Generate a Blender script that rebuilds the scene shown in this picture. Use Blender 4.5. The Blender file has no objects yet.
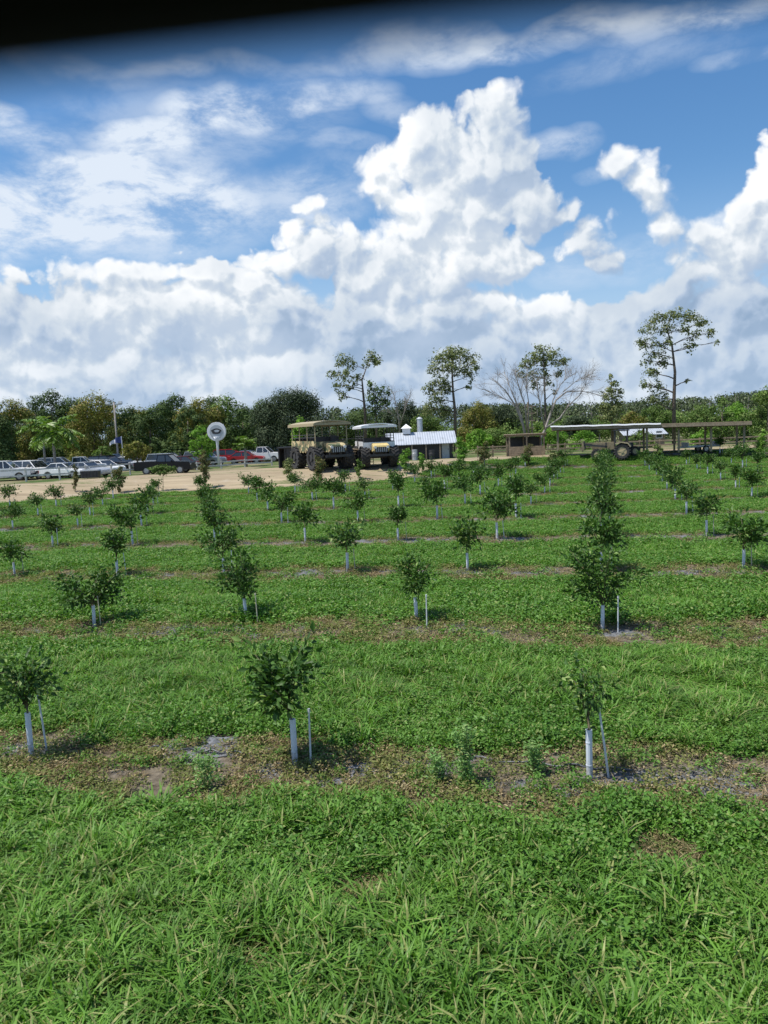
import bpy, bmesh, math, random
import numpy as np
from mathutils import Vector, Matrix, noise
R=math.radians
random.seed(7); rng=np.random.default_rng(7)
scn=bpy.context.scene; col=scn.collection
# ------------------------------------------------------------------ camera
F=770.0; CX,CY=384.0,512.0; H=4.0
PITCH=math.atan((512-432.0)/F); ROLL=math.atan(-0.0434)
cp,sp_=math.cos(PITCH),math.sin(PITCH); ca,sa=math.cos(ROLL),math.sin(ROLL)
Rt=Vector((1,0,0)); Fw=Vector((0,cp,-sp_)); Up=Vector((0,sp_,cp))
CXv=ca*Rt+sa*Up; CYv=-sa*Rt+ca*Up
CAM=Vector((0,0,H))
def ray(px,py):
    return ((px-CX)/F*CXv-(py-CY)/F*CYv+Fw)
cam=bpy.data.objects.new('camera',bpy.data.cameras.new('camera')); col.objects.link(cam)
M=Matrix.Identity(4)
for i in range(3):
    M[i][0]=CXv[i]; M[i][1]=CYv[i]; M[i][2]=-Fw[i]; M[i][3]=CAM[i]
cam.matrix_world=M
cam.data.sensor_fit='VERTICAL'; cam.data.sensor_height=36.0; cam.data.lens=36.0*F/1024.0
cam.data.clip_start=0.01; cam.data.clip_end=3000
cam.data.dof.use_dof=True; cam.data.dof.focus_distance=12; cam.data.dof.aperture_fstop=cam.data.lens/6.5
cam.data.dof.aperture_blades=0
scn.camera=cam

# ------------------------------------------------------------------ terrain
def sstep(t): t=min(1,max(0,t)); return t*t*(3-2*t)
EDX=[-80,-30,-21,-9,0,10,40,120]; EDY=[50,56,60,59.5,63,67,69,72]
def edge(x): return float(np.interp(x,EDX,EDY))
RISE=0.9
def fedge(x): return edge(x)+6.5*sstep((x-1)/6)   # where the grass stops
def gz(x,y):
    z=RISE*sstep((y-edge(x))/9.0)
    d=math.hypot(x,y)
    if d<90: z+=0.05*noise.noise(Vector((x*.35,y*.35,0)))-0.10*sstep((y-30)/20)*(1-sstep((y-edge(x))/9.0))
    return z
def at(px,py,D):           # point on the pixel ray at depth Y=D
    r=ray(px,py); return CAM+r*(D/r.y)
def unp(px,py):            # ray onto the ground
    r=ray(px,py); y=3.0; pz=None
    while y<400:
        p=CAM+r*(y/r.y)
        if p.z<=gz(p.x,p.y): return Vector((p.x,p.y,gz(p.x,p.y)))
        y+=0.05
    return p
def gp(px,D):              # ground point in the column px at depth D
    x=at(px,430,D).x; p=at(px,430,D)
    for _ in range(3):
        # correct for roll: x depends slightly on py
        z=gz(p.x,D); 
        best=None
        lo,hi=380.0,1000.0
        for _ in range(40):
            m=(lo+hi)/2; q=at(px,m,D)
            if q.z>z: lo=m
            else: hi=m
        p=at(px,(lo+hi)/2,D)
    return Vector((p.x,D,gz(p.x,D)))
# orchard lattice
U=Vector((3.5052,-.651,0)); V=Vector((1.7897,6.1143,0)); P0=Vector((2.2554,8.4106,0))
NU=Vector((U.y,-U.x,0)).normalized()*-1   # row normal, pointing away from the camera
RP=V.dot(NU)
def rowt(x,y):
    q=(Vector((x,y,0))-P0).dot(NU); k=round(q/RP); return q-k*RP,k+1
def lat(i,j): return P0+U*i+V*(j-1)

# ------------------------------------------------------------------ tagging / linking
def tag(o,label=None,cat=None,group=None,kind=None):
    if label: o['label']=label
    if cat: o['category']=cat
    if group: o['group']=group
    if kind: o['kind']=kind
    return o
def empty(name,loc,rz=0,scale=1.0):
    o=bpy.data.objects.new(name,None); col.objects.link(o); o.location=loc; o.rotation_euler=(0,0,rz)
    o.scale=(scale,)*3; o.empty_display_size=.2
    return o
def link(name,me,parent=None,loc=None):
    o=bpy.data.objects.new(name,me); col.objects.link(o)
    if parent: o.parent=parent
    if loc is not None: o.location=loc
    return o
def copy_tree(o,parent=None):
    c=o.copy(); col.objects.link(c)
    if parent: c.parent=parent
    for ch in list(o.children): copy_tree(ch,c)
    return c
class MB:
    def __init__(s): s.v=[]; s.f=[]; s.m=[]
    def add(s,vs,fs,mi=0):
        n=len(s.v); s.v+= [tuple(p) for p in vs]; s.f+=[tuple(i+n for i in f) for f in fs]; s.m+=[mi]*len(fs)
    def box(s,c,d,rz=0,mi=0,ry=0):
        hx,hy,hz=d[0]/2,d[1]/2,d[2]/2; Mx=Matrix.Rotation(rz,3,'Z')@Matrix.Rotation(ry,3,'Y')
        vs=[Mx@Vector((x*hx,y*hy,z*hz))+Vector(c) for x in(-1,1) for y in(-1,1) for z in(-1,1)]
        s.add(vs,[(0,1,3,2),(4,6,7,5),(0,4,5,1),(2,3,7,6),(0,2,6,4),(1,5,7,3)],mi)
    def tube(s,pts,rad,n=6,mi=0,cap=True):
        pts=[Vector(p) for p in pts]
        if not hasattr(rad,'__len__'): rad=[rad]*len(pts)
        vs=[];fs=[]
        for k,p in enumerate(pts):
            t=(pts[min(k+1,len(pts)-1)]-pts[max(k-1,0)]).normalized()
            a=t.orthogonal().normalized() if k==0 else (a-t*a.dot(t)).normalized()
            b=t.cross(a)
            for i in range(n):
                th=2*math.pi*i/n; vs.append(p+(a*math.cos(th)+b*math.sin(th))*rad[k])
        for k in range(len(pts)-1):
            for i in range(n):
                j=(i+1)%n; fs.append((k*n+i,k*n+j,(k+1)*n+j,(k+1)*n+i))
        if cap:
            fs.append(tuple(range(n))[::-1]); fs.append(tuple((len(pts)-1)*n+i for i in range(n)))
        s.add(vs,fs,mi)
    def prism(s,prof,y0,y1,mi=0,inset=0):   # profile in xz extruded along y
        n=len(prof); cx=sum(p[0] for p in prof)/n; cz=sum(p[1] for p in prof)/n
        vs=[(p[0],y0,p[1]) for p in prof]+[(p[0],y1,p[1]) for p in prof]
        fs=[tuple(range(n)),tuple(range(2*n-1,n-1,-1))]+[(i,n+i,n+(i+1)%n,(i+1)%n) for i in range(n)]
        s.add(vs,fs,mi)
    def mesh(s,name,mats,bevel=0,smooth=False):
        me=bpy.data.meshes.new(name); me.from_pydata(s.v,[],s.f)
        for m in (mats if isinstance(mats,(list,tuple)) else [mats]): me.materials.append(m)
        me.polygons.foreach_set('material_index',s.m)
        bm=bmesh.new(); bm.from_mesh(me); bmesh.ops.recalc_face_normals(bm,faces=bm.faces)
        if bevel: bmesh.ops.bevel(bm,geom=[e for e in bm.edges if e.calc_face_angle(0)>.5],offset=bevel,segments=2,affect='EDGES',clamp_overlap=True)
        bm.to_mesh(me); bm.free()
        if smooth:
            for p in me.polygons: p.use_smooth=True
        return me
    def build(s,name,mats,parent=None,loc=None,bevel=0,smooth=False): return link(name,s.mesh(name,mats,bevel,smooth),parent,loc)

# ------------------------------------------------------------------ materials
def newmat(name):
    m=bpy.data.materials.new(name); m.use_nodes=True; nt=m.node_tree
    return m,nt,nt.nodes['Principled BSDF'],nt.nodes['Material Output']
def N(nt,t,**k):
    n=nt.nodes.new(t)
    for a,b in k.items():
        if a=='inp':
            for i,v in b.items():
                if isinstance(v,bpy.types.NodeSocket): nt.links.new(v,n.inputs[i])
                else: n.inputs[i].default_value=v
        else: setattr(n,a,b)
    return n
def mth(nt,op,a,b=None,c=None,clamp=False):
    n=nt.nodes.new('ShaderNodeMath'); n.operation=op; n.use_clamp=clamp
    for i,v in enumerate((a,b,c)):
        if v is None: continue
        if isinstance(v,bpy.types.NodeSocket): nt.links.new(v,n.inputs[i])
        else: n.inputs[i].default_value=v
    return n.outputs[0]
def mixc(nt,f,a,b,bt='MIX'):
    n=nt.nodes.new('ShaderNodeMix'); n.data_type='RGBA'; n.blend_type=bt
    for i,v in ((0,f),(6,a),(7,b)):
        if isinstance(v,bpy.types.NodeSocket): nt.links.new(v,n.inputs[i])
        else: n.inputs[i].default_value=v if i==0 else (*v,1)[:4]
    return n.outputs[2]
def mapr(nt,v,a,b,c=0.,d=1.,interp='SMOOTHSTEP'):
    n=nt.nodes.new('ShaderNodeMapRange'); n.interpolation_type=interp
    nt.links.new(v,n.inputs[0])
    for i,x in ((1,a),(2,b),(3,c),(4,d)):
        if isinstance(x,bpy.types.NodeSocket): nt.links.new(x,n.inputs[i])
        else: n.inputs[i].default_value=x
    return n.outputs[0]
def noi(nt,scale,detail=4,rough=.55,vec=None,out=0,dim='3D',dist=0):
    n=nt.nodes.new('ShaderNodeTexNoise'); n.noise_dimensions=dim
    n.inputs['Scale'].default_value=scale; n.inputs['Detail'].default_value=detail; n.inputs['Roughness'].default_value=rough
    n.inputs['Distortion'].default_value=dist
    if vec is not None: nt.links.new(vec,n.inputs['Vector'])
    return n.outputs[out]
def pos(nt): return nt.nodes.new('ShaderNodeNewGeometry').outputs['Position']
def objc(nt): return nt.nodes.new('ShaderNodeTexCoord').outputs['Object']
def plain(name,c,rough=.6,metal=0,var=.15,scale=6,bump=0,spec=.5):
    m,nt,b,o=newmat(name); v=objc(nt)
    n=noi(nt,scale,5,.6,v); k=mapr(nt,n,.3,.7,1-var,1+var,'LINEAR')
    cc=N(nt,'ShaderNodeVectorMath',operation='SCALE'); cc.inputs[0].default_value=c[:3]; nt.links.new(k,cc.inputs['Scale'])
    nt.links.new(cc.outputs[0],b.inputs['Base Color'])
    b.inputs['Roughness'].default_value=rough; b.inputs['Metallic'].default_value=metal
    b.inputs['Specular IOR Level'].default_value=spec
    if bump:
        bp=N(nt,'ShaderNodeBump'); bp.inputs['Strength'].default_value=bump; bp.inputs['Distance'].default_value=.02
        nt.links.new(noi(nt,scale*4,4,.6,v),bp.inputs['Height']); nt.links.new(bp.outputs[0],b.inputs['Normal'])
    return m
def leafmat(name,c1,c2,c3=None,rough=.45,trans=.25,pscale=.5,spec=.4,amt3=.12,fine=9.):
    """leaf / blade colour that varies from leaf to leaf and from patch to patch"""
    m,nt,b,o=newmat(name); P=pos(nt)
    big=noi(nt,pscale,3,.5,P); fin=noi(nt,fine,2,.5,P)
    rnd=N(nt,'ShaderNodeObjectInfo').outputs['Random']
    isl=N(nt,'ShaderNodeNewGeometry').outputs['Random Per Island']
    f=mth(nt,'ADD',mth(nt,'MULTIPLY',mapr(nt,big,.3,.7),.4),mth(nt,'MULTIPLY',isl,.6))
    cc=mixc(nt,f,c1,c2)
    if c3: cc=mixc(nt,mapr(nt,mth(nt,'FRACT',mth(nt,'MULTIPLY',isl,7.31)),1-amt3-.02,1-amt3,0,1),cc,c3)
    hs=N(nt,'ShaderNodeHueSaturation'); nt.links.new(cc,hs.inputs['Color'])
    nt.links.new(mapr(nt,fin,.3,.7,.75,1.3,'LINEAR'),hs.inputs['Value'])
    cc=hs.outputs[0]
    nt.links.new(cc,b.inputs['Base Color']); b.inputs['Roughness'].default_value=rough; b.inputs['Specular IOR Level'].default_value=spec
    if trans:
        t=N(nt,'ShaderNodeBsdfTranslucent'); tc=mixc(nt,1.,cc,(1.5,1.7,.7),'MULTIPLY'); nt.links.new(tc,t.inputs['Color'])
        mx=N(nt,'ShaderNodeMixShader'); mx.inputs[0].default_value=trans
        nt.links.new(b.outputs[0],mx.inputs[1]); nt.links.new(t.outputs[0],mx.inputs[2]); nt.links.new(mx.outputs[0],o.inputs['Surface'])
    return m
L={}
L['grass']=leafmat('grass_blades',(.058,.150,.017),(.145,.275,.042),(.26,.28,.10),pscale=.45,amt3=.03,fine=3,rough=.5,spec=.25)
L['clover']=leafmat('leafy_weeds',(.055,.145,.02),(.14,.27,.046),(.21,.27,.08),pscale=.8,amt3=.05,rough=.5,spec=.25)
L['dry']=leafmat('dry_weeds',(.22,.16,.085),(.13,.11,.05),(.38,.31,.18),pscale=1.2,amt3=.2,rough=.8,trans=.15,spec=.1)
L['pale']=leafmat('pale_feather_weed',(.13,.24,.07),(.22,.36,.12),(.28,.36,.14),pscale=1.,trans=.25,spec=.15)
L['olive']=leafmat('olive_weeds',(.09,.13,.03),(.20,.21,.07),(.30,.25,.12),pscale=1.2,amt3=.15,rough=.7,trans=.2,spec=.15)
L['citrus']=leafmat('citrus_leaves',(.024,.066,.012),(.072,.15,.025),(.16,.24,.06),pscale=2.,amt3=.09,rough=.5,spec=.22,trans=.15)
L['citrus2']=leafmat('pale_citrus_leaves',(.03,.075,.015),(.065,.13,.03),(.22,.30,.09),pscale=2.,amt3=.14,rough=.5,spec=.22,trans=.2)
L['dkgreen']=leafmat('dark_tree_leaves',(0.037, 0.069, 0.021),(0.088, 0.131, 0.04),(0.125, 0.163, 0.062),pscale=.25,fine=1.2,amt3=.1,trans=.1,rough=.7,spec=.12)
L['oak']=leafmat('oak_leaves',(0.029, 0.047, 0.023),(0.058, 0.081, 0.042),(0.117, 0.143, 0.078),pscale=.25,fine=1.2,amt3=.1,trans=.1,rough=.7,spec=.12)
L['midgreen']=leafmat('mid_tree_leaves',(0.069, 0.125, 0.03),(0.138, 0.206, 0.05),(0.175, 0.213, 0.075),pscale=.25,fine=1.2,amt3=.1,trans=.15,rough=.7,spec=.12)
L['oliveyel']=leafmat('olive_tree_leaves',(0.098, 0.121, 0.025),(0.218, 0.207, 0.052),(0.276, 0.207, 0.081),pscale=.3,fine=1.,amt3=.12,trans=.15,rough=.7,spec=.12)
L['bright']=leafmat('bright_tree_leaves',(.08,.19,.025),(.18,.32,.05),(.26,.38,.09),pscale=.5,fine=1.5,amt3=.12,trans=.25,rough=.7,spec=.12)
L['ash']=leafmat('open_tree_leaves',(0.086, 0.115, 0.041),(0.184, 0.213, 0.081),(0.276, 0.276, 0.127),pscale=.4,fine=1.2,amt3=.15,trans=.15,rough=.7,spec=.12)
L['brown']=leafmat('bronze_leaves',(.09,.10,.035),(.16,.13,.06),(.10,.15,.05),pscale=.5,fine=2,amt3=.15,trans=.2,rough=.7,spec=.12)
L['pine']=leafmat('pine_needles',(.06,.085,.04),(.10,.13,.06),(.13,.15,.08),pscale=.08,fine=.6,amt3=.1,trans=0,rough=.7,spec=.12)
L['palm']=leafmat('palm_fronds',(.08,.16,.02),(.17,.27,.04),(.2,.22,.08),pscale=.5,amt3=.1,trans=.2)
B={}
B['bark']=plain('bark',(.14,.11,.085),.9,var=.3,scale=8,bump=.4,spec=.2)
B['palebark']=plain('pale_bark',(.30,.27,.24),.9,var=.25,scale=5,spec=.2)
B['young']=plain('young_stem',(.12,.10,.055),.8,var=.2,scale=20)
B['guard']=plain('white_guard_plastic',(.66,.69,.76),.45,var=.08,scale=9)
def grime(m,zmax):
    nt=m.node_tree; b=nt.nodes['Principled BSDF']; l=b.inputs['Base Color'].links[0]; src=l.from_socket
    v=objc(nt); z=N(nt,'ShaderNodeSeparateXYZ',inp={0:v}).outputs[2]
    f=mth(nt,'MULTIPLY',mapr(nt,mth(nt,'ADD',z,mth(nt,'MULTIPLY',noi(nt,14,4,.6,v),-.25)),-.12,zmax,.85,.0),mapr(nt,noi(nt,30,5,.7,v),.35,.6))
    nt.links.new(mixc(nt,f,src,(.20,.16,.11)),b.inputs['Base Color'])
grime(B['guard'],.16)
B['stake']=plain('white_stake_plastic',(.62,.64,.66),.5,var=.1,scale=9)
B['tanstake']=plain('tan_stake',(.5,.46,.33),.6,var=.12,scale=9)
B['black']=plain('black_plastic',(.02,.02,.022),.5)
B['dark']=plain('dark_metal',(.035,.035,.037),.5,var=.3)
B['tyre']=plain('tyre_rubber',(.035,.034,.033),.85,var=.35,scale=3)
B['rim']=plain('tan_rim',(.42,.34,.2),.5)
B['grim']=plain('grey_rim',(.4,.4,.42),.35,metal=.6)
B['wood']=plain('weathered_wood',(.29,.23,.16),.85,var=.3,scale=5,bump=.3,spec=.2)
B['greywood']=plain('grey_rail_wood',(.58,.56,.52),.85,var=.25,scale=5,spec=.2)
B['white']=plain('white_paint',(.78,.78,.78),.35,var=.04)
B['roofmetal']=plain('white_roof_metal',(.75,.77,.8),.4,var=.08,scale=2)
B['galv']=plain('galvanised_metal',(.5,.52,.55),.4,metal=.5,var=.15)
B['grey']=plain('grey_paint',(.42,.45,.47),.5,var=.08)
B['glass']=plain('dark_window_glass',(.03,.035,.04),.08,var=.05,spec=.8)
B['tan']=plain('tan_paint',(.36,.30,.18),.6,var=.12)
B['oldtan']=plain('faded_tractor_paint',(.20,.165,.10),.7,var=.35,scale=4)
B['yellow']=plain('faded_yellow_paint',(.6,.47,.2),.5,var=.12)
B['seat']=plain('dark_seat_vinyl',(.06,.05,.045),.6)
B['red']=plain('red_car_paint',(.42,.03,.035),.3,var=.05)
B['silver']=plain('silver_car_paint',(.45,.47,.5),.3,metal=.3,var=.05)
B['blackpaint']=plain('black_car_paint',(.008,.008,.01),.3,var=.05,spec=.3)
B['bluecar']=plain('pale_blue_car_paint',(.25,.33,.45),.3,metal=.2,var=.05)
B['maroon']=plain('dark_red_car_paint',(.10,.015,.02),.3,var=.05)
B['lamp']=plain('headlamp_glass',(.7,.7,.68),.2)
B['redlamp']=plain('tail_lamp_red',(.4,.01,.01),.3)
B['orange']=plain('orange_lens',(.7,.2,.02),.3)
B['flag']=plain('blue_flag_cloth',(.05,.07,.2),.8)
B['flagw']=plain('white_flag_cloth',(.7,.7,.72),.8)
B['rail']=plain('steel_rail',(.06,.06,.06),.5)
def camo():
    m,nt,b,o=newmat('camo_panel'); v=objc(nt)
    n=noi(nt,1.6,2,.5,v); n2=noi(nt,2.3,2,.5,N(nt,'ShaderNodeVectorMath',operation='ADD',inp={0:v,1:(7.,3.,1.)}).outputs[0])
    c=mixc(nt,mapr(nt,n,.47,.5),(.56,.45,.24),(.24,.19,.10)); c=mixc(nt,mapr(nt,n2,.52,.55),c,(.10,.12,.06))
    nt.links.new(c,b.inputs['Base Color']); b.inputs['Roughness'].default_value=.7; return m
B['camo']=camo()
def ribbed():
    m,nt,b,o=newmat('ribbed_white_roof'); v=objc(nt)
    w=N(nt,'ShaderNodeTexWave',wave_type='BANDS',bands_direction='X'); w.inputs['Scale'].default_value=1.2; nt.links.new(v,w.inputs['Vector'])
    st=noi(nt,.9,5,.6,v); c=mixc(nt,mapr(nt,st,.45,.75),(.42,.45,.49),(.26,.275,.28))
    nt.links.new(c,b.inputs['Base Color']); b.inputs['Roughness'].default_value=.4
    bp=N(nt,'ShaderNodeBump'); bp.inputs['Strength'].default_value=.8; bp.inputs['Distance'].default_value=.05
    nt.links.new(w.outputs['Fac'],bp.inputs['Height']); nt.links.new(bp.outputs[0],b.inputs['Normal']); return m
B['ribroof']=ribbed()

# ground material
def groundmat():
    m,nt,b,o=newmat('orchard_ground'); P=pos(nt)
    sx=N(nt,'ShaderNodeSeparateXYZ',inp={0:P})
    q=N(nt,'ShaderNodeVectorMath',operation='DOT_PRODUCT',inp={0:P,1:tuple(NU)}).outputs['Value']
    q=mth(nt,'SUBTRACT',q,P0.dot(NU)); q=mth(nt,'DIVIDE',q,RP)
    fr=mth(nt,'ABSOLUTE',mth(nt,'SUBTRACT',mth(nt,'FRACT',mth(nt,'ADD',q,.5)),.5)) # 0 at the row
    d=mth(nt,'MULTIPLY',fr,RP)
    wob=noi(nt,.9,5,.6,P); d2=mth(nt,'ADD',d,mth(nt,'MULTIPLY',mth(nt,'SUBTRACT',wob,.5),1.4))
    strip=mapr(nt,d2,.75,1.15,1,0)
    gr=mixc(nt,noi(nt,2.5,6,.65,P),(.022,.045,.010),(.055,.095,.022))
    gr=mixc(nt,mapr(nt,noi(nt,.35,4,.6,P),.56,.7),gr,(.10,.10,.045))
    soil=mixc(nt,mapr(nt,noi(nt,7,8,.7,P),.3,.7),(.075,.060,.042),(.22,.185,.135))
    # torn grey weed cloth showing in the middle of a strip
    cl=mth(nt,'MULTIPLY',mapr(nt,d2,.35,.5,1,0),mapr(nt,noi(nt,.55,3,.5,P),.47,.53))
    cloth=mixc(nt,mapr(nt,noi(nt,14,6,.7,P),.35,.65),(.07,.072,.074),(.22,.225,.23))
    soil=mixc(nt,cl,soil,cloth)
    cc=mixc(nt,strip,gr,soil)
    # beyond the orchard: rough pasture
    at_=N(nt,'ShaderNodeAttribute',attribute_name='far').outputs['Fac']
    past=mixc(nt,mapr(nt,noi(nt,.25,6,.6,P),.4,.6),(.06,.10,.025),(.22,.19,.11))
    cc=mixc(nt,at_,cc,past)
    nt.links.new(cc,b.inputs['Base Color']); b.inputs['Roughness'].default_value=.95; b.inputs['Specular IOR Level'].default_value=.15
    bp=N(nt,'ShaderNodeBump'); bp.inputs['Strength'].default_value=.7; bp.inputs['Distance'].default_value=.06
    nt.links.new(noi(nt,9,8,.7,P),bp.inputs['Height']); nt.links.new(bp.outputs[0],b.inputs['Normal'])
    return m
def gravelmat():
    m,nt,b,o=newmat('sandy_gravel'); P=pos(nt)
    s=N(nt,'ShaderNodeMapping',inp={0:P,3:(.15,.9,1.)}); 
    c=mixc(nt,mapr(nt,noi(nt,1.1,6,.65,s.outputs[0]),.3,.7),(.235,.185,.12),(.39,.315,.21))
    c=mixc(nt,mapr(nt,noi(nt,.35,6,.7,P),.55,.66),c,(.36,.30,.22))
    c=mixc(nt,mapr(nt,noi(nt,.6,7,.75,s.outputs[0]),.53,.60),c,(.12,.14,.055))
    nt.links.new(c,b.inputs['Base Color']); b.inputs['Roughness'].default_value=.95; b.inputs['Specular IOR Level'].default_value=.1
    bp=N(nt,'ShaderNodeBump'); bp.inputs['Strength'].default_value=.5; nt.links.new(noi(nt,12,6,.7,P),bp.inputs['Height']); nt.links.new(bp.outputs[0],b.inputs['Normal'])
    return m
# ------------------------------------------------------------------ ground sheets
def axis(segs):
    out=[]
    for a,b,s in segs:
        n=max(1,round((b-a)/s)); out+= [a+(b-a)*i/n for i in range(n)]
    out.append(segs[-1][1]); return out
xs=axis([(-1400,-200,200),(-200,-60,10),(-60,60,.5),(60,200,10),(200,1400,200)])
ys=axis([(-60,0,5),(0,45,.5),(45,85,.4),(85,140,5),(140,400,40),(400,2000,200)])
vs=[(x,y,gz(x,y)) for y in ys for x in xs]; nx=len(xs)
fs=[(j*nx+i,j*nx+i+1,(j+1)*nx+i+1,(j+1)*nx+i) for j in range(len(ys)-1) for i in range(nx-1)]
me=bpy.data.meshes.new('ground'); me.from_pydata(vs,[],fs); me.materials.append(groundmat())
a=me.attributes.new('far','FLOAT','POINT'); a.data.foreach_set('value',[sstep((y-fedge(x)-1)/3) for x,y,z in vs])
for p in me.polygons: p.use_smooth=True
g=link('ground',me); g['kind']='structure'
# sandy lot / road beyond the orchard
me_v=[];me_f=[]; gxs=axis([(-70,60,.5)]); NS=30
for x in gxs:
    n1=noise.noise(Vector((x*.25,3,0)))*1.6+noise.noise(Vector((x*1.1,9,0)))*.5
    n2=noise.noise(Vector((x*.2,33,0)))*1.5
    y0=fedge(x)+1.2+n1; w=float(np.interp(x,[-70,-30,-20,-8,0,5,9,22,40,60],[9,9,12,18,15,9,5,3.5,4,4]))
    y1=y0+w+n2
    for k in range(NS+1):
        y=y0+(y1-y0)*k/NS; me_v.append((x,y,gz(x,y)+.03))
for i in range(len(gxs)-1):
    for k in range(NS): a0=i*(NS+1)+k; me_f.append((a0,a0+NS+1,a0+NS+2,a0+1))
me=bpy.data.meshes.new('gravel_road'); me.from_pydata(me_v,[],me_f); me.materials.append(gravelmat())
o=link('gravel_road',me); o['kind']='structure'

# ------------------------------------------------------------------ leaf meshes (numpy)
def leaves_mesh(name,C,D,Nn,Ln,Wd,mat,fold=.25,droop=.0):
    """C centres(base), D direction, Nn normal, Ln length, Wd width -> 6-vert folded leaves"""
    n=len(C); D=D/np.linalg.norm(D,axis=1,keepdims=True)
    S=np.cross(D,Nn); S/=np.linalg.norm(S,axis=1,keepdims=True)+1e-9; Nn=np.cross(S,D)
    L_=Ln[:,None]; W=Wd[:,None]
    base=C; mid=C+D*L_*.5+Nn*W*0; tip=C+D*L_-Nn*L_*droop
    l=C+D*L_*.45+S*W*.5+Nn*W*fold; r=C+D*L_*.45-S*W*.5+Nn*W*fold
    vv=np.stack([base,r,tip,l],1).reshape(-1,3)
    me=bpy.data.meshes.new(name); me.vertices.add(n*4); me.vertices.foreach_set('co',vv.astype(np.float32).ravel())
    # two triangles sharing the midrib
    idx=np.arange(n)[:,None]*4; tri=np.concatenate([idx+np.array([[0,1,2]]),idx+np.array([[0,2,3]])],1).astype(np.int32)
    me.loops.add(n*6); me.loops.foreach_set('vertex_index',tri.ravel())
    me.polygons.add(n*2); me.polygons.foreach_set('loop_start',(np.arange(n*2)*3).astype(np.int32))
    me.update(calc_edges=True); me.materials.append(mat); return me
def rdir(n,up=0.0):
    d=rng.normal(size=(n,3)); d/=np.linalg.norm(d,axis=1,keepdims=True); d[:,2]+=up
    return d/np.linalg.norm(d,axis=1,keepdims=True)

# ------------------------------------------------------------------ young citrus trees
def citrus_meshes(w,h0,h1,nl,mat,leaf=.085,seed=0,lean=0.0,lop=0.0,sparse=False,droop=.12):
    """crown half-width w, from height h0 to h1 above ground; returns (trunk mesh, crown mesh)"""
    rs=random.Random(seed); mb=MB(); trunk_top=h0+.12
    pts=[(0,0,.0),(.01,0,.3),(lean*.4,0,trunk_top)]
    mb.tube(pts,[.017,.014,.012],6)
    tips=[]
    nb=7 if not sparse else 4
    for k in range((nb*2-1 if not sparse else nb)):
        th=rs.uniform(0,6.283); 
        zt=rs.uniform(h0+.1,h1) ; rr=w*math.sqrt(max(0.08,1-((zt-(h0+h1)/2)/((h1-h0)/2+.05))**2))*rs.uniform(.45,1.15)
        if k%5==0: zt+=rs.uniform(.05,.2)
        e=Vector((math.cos(th)*rr+lop*(rs.random()*.6),math.sin(th)*rr,zt))
        s=Vector((lean*.4,0,h0+rs.uniform(-.08,.2)))
        m_=s.lerp(e,.5)+Vector((0,0,.08+rs.uniform(0,.06))); 
        mb.tube([s,m_,e],[.009,.006,.003],4)
        tips.append((s,m_,e))
    C=[];D=[]
    sh=nl//len(tips)
    for s,m_,e in tips:
        ncl=3
        for q in range(sh):
            t=rs.random()**.7
            p=(s.lerp(m_,t*2) if t<.5 else m_.lerp(e,t*2-1))
            if not sparse and t<.25: p=m_.lerp(e,rs.random())
            sp=.035+.075*t
            off=Vector((rs.gauss(0,sp),rs.gauss(0,sp),rs.gauss(0,sp*.8)))
            C.append(p+off); dd=off.normalized()*.8+(e-s).normalized()*.4+Vector((rs.gauss(0,.4),rs.gauss(0,.4),rs.gauss(-.05,.35))); D.append(dd)
    C=np.array(C);D=np.array(D);n=len(C)
    Nn=rdir(n,1.0); Ln=leaf*rng.uniform(.65,1.3,n)
    return mb.mesh('trunk',B['young'],smooth=True),leaves_mesh('crown',C,D,Nn,Ln,Ln*.5,mat,.2,droop)
def guard_mesh(h,lean):
    mb=MB(); n=12; r=.034; seam=.005
    for k,(rr,zz) in enumerate([(r,0),(r*1.02,h),(r*.86,h),(r*.86,h*.6)]):
        pass
    prof=[(r,-.02),(r*1.0,h*.5),(r*1.03,h),(r*.84,h),(r*.84,h*.5)]
    vs=[];fs=[]
    for rr,zz in prof:
        for i in range(n):
            th=6.2832*i/n; q=rr+(seam if i==0 else 0); vs.append((math.cos(th)*q+lean*zz,math.sin(th)*q,zz))
    for k in range(len(prof)-1):
        for i in range(n): j=(i+1)%n; fs.append((k*n+i,k*n+j,(k+1)*n+j,(k+1)*n+i))
    mb.add(vs,fs)
    for zz in (h*.3,h*.75):   # tie bands
        mb.tube([(lean*zz,0,zz-.006),(lean*zz,0,zz+.006)],r*1.1,12)
    return mb.mesh('trunk_guard',B['guard'],smooth=False)
def stake_mesh(h,lx,mat):
    mb=MB(); mb.tube([(0,0,-.05),(lx*.5,0,h*.5),(lx,0,h)],[.013,.013,.012],6)
    mb.tube([(lx,0,h-.03),(lx,0,h+.012)],.018,6)
    return mb.mesh('stake',[mat])
def make_citrus(loc,tm,gm,rz,sc,label,pscale=(1,1,1)):
    t=empty('young_citrus_tree',loc,rz); t.scale=(sc*pscale[0],sc*pscale[1],sc*pscale[2])
    tag(t,label,'young tree','young citrus trees planted in rows')
    link('trunk',tm[0],t); link('crown',tm[1],t)
    if gm: link('trunk_guard',gm,t)
    return t
ORD=['','nearest','second','third','fourth','fifth','sixth','seventh','eighth','ninth','tenth','eleventh','twelfth','thirteenth','fourteenth']
ORL=['','first','second','third','fourth','fifth','sixth','seventh','eighth','ninth','tenth','eleventh','twelfth','thirteenth','fourteenth','fifteenth','sixteenth','seventeenth','eighteenth','nineteenth','twentieth']
g59=guard_mesh(.59,0); g52=guard_mesh(.5,.02); g45=guard_mesh(.50,-.02); g40=guard_mesh(.48,.0)
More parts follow.
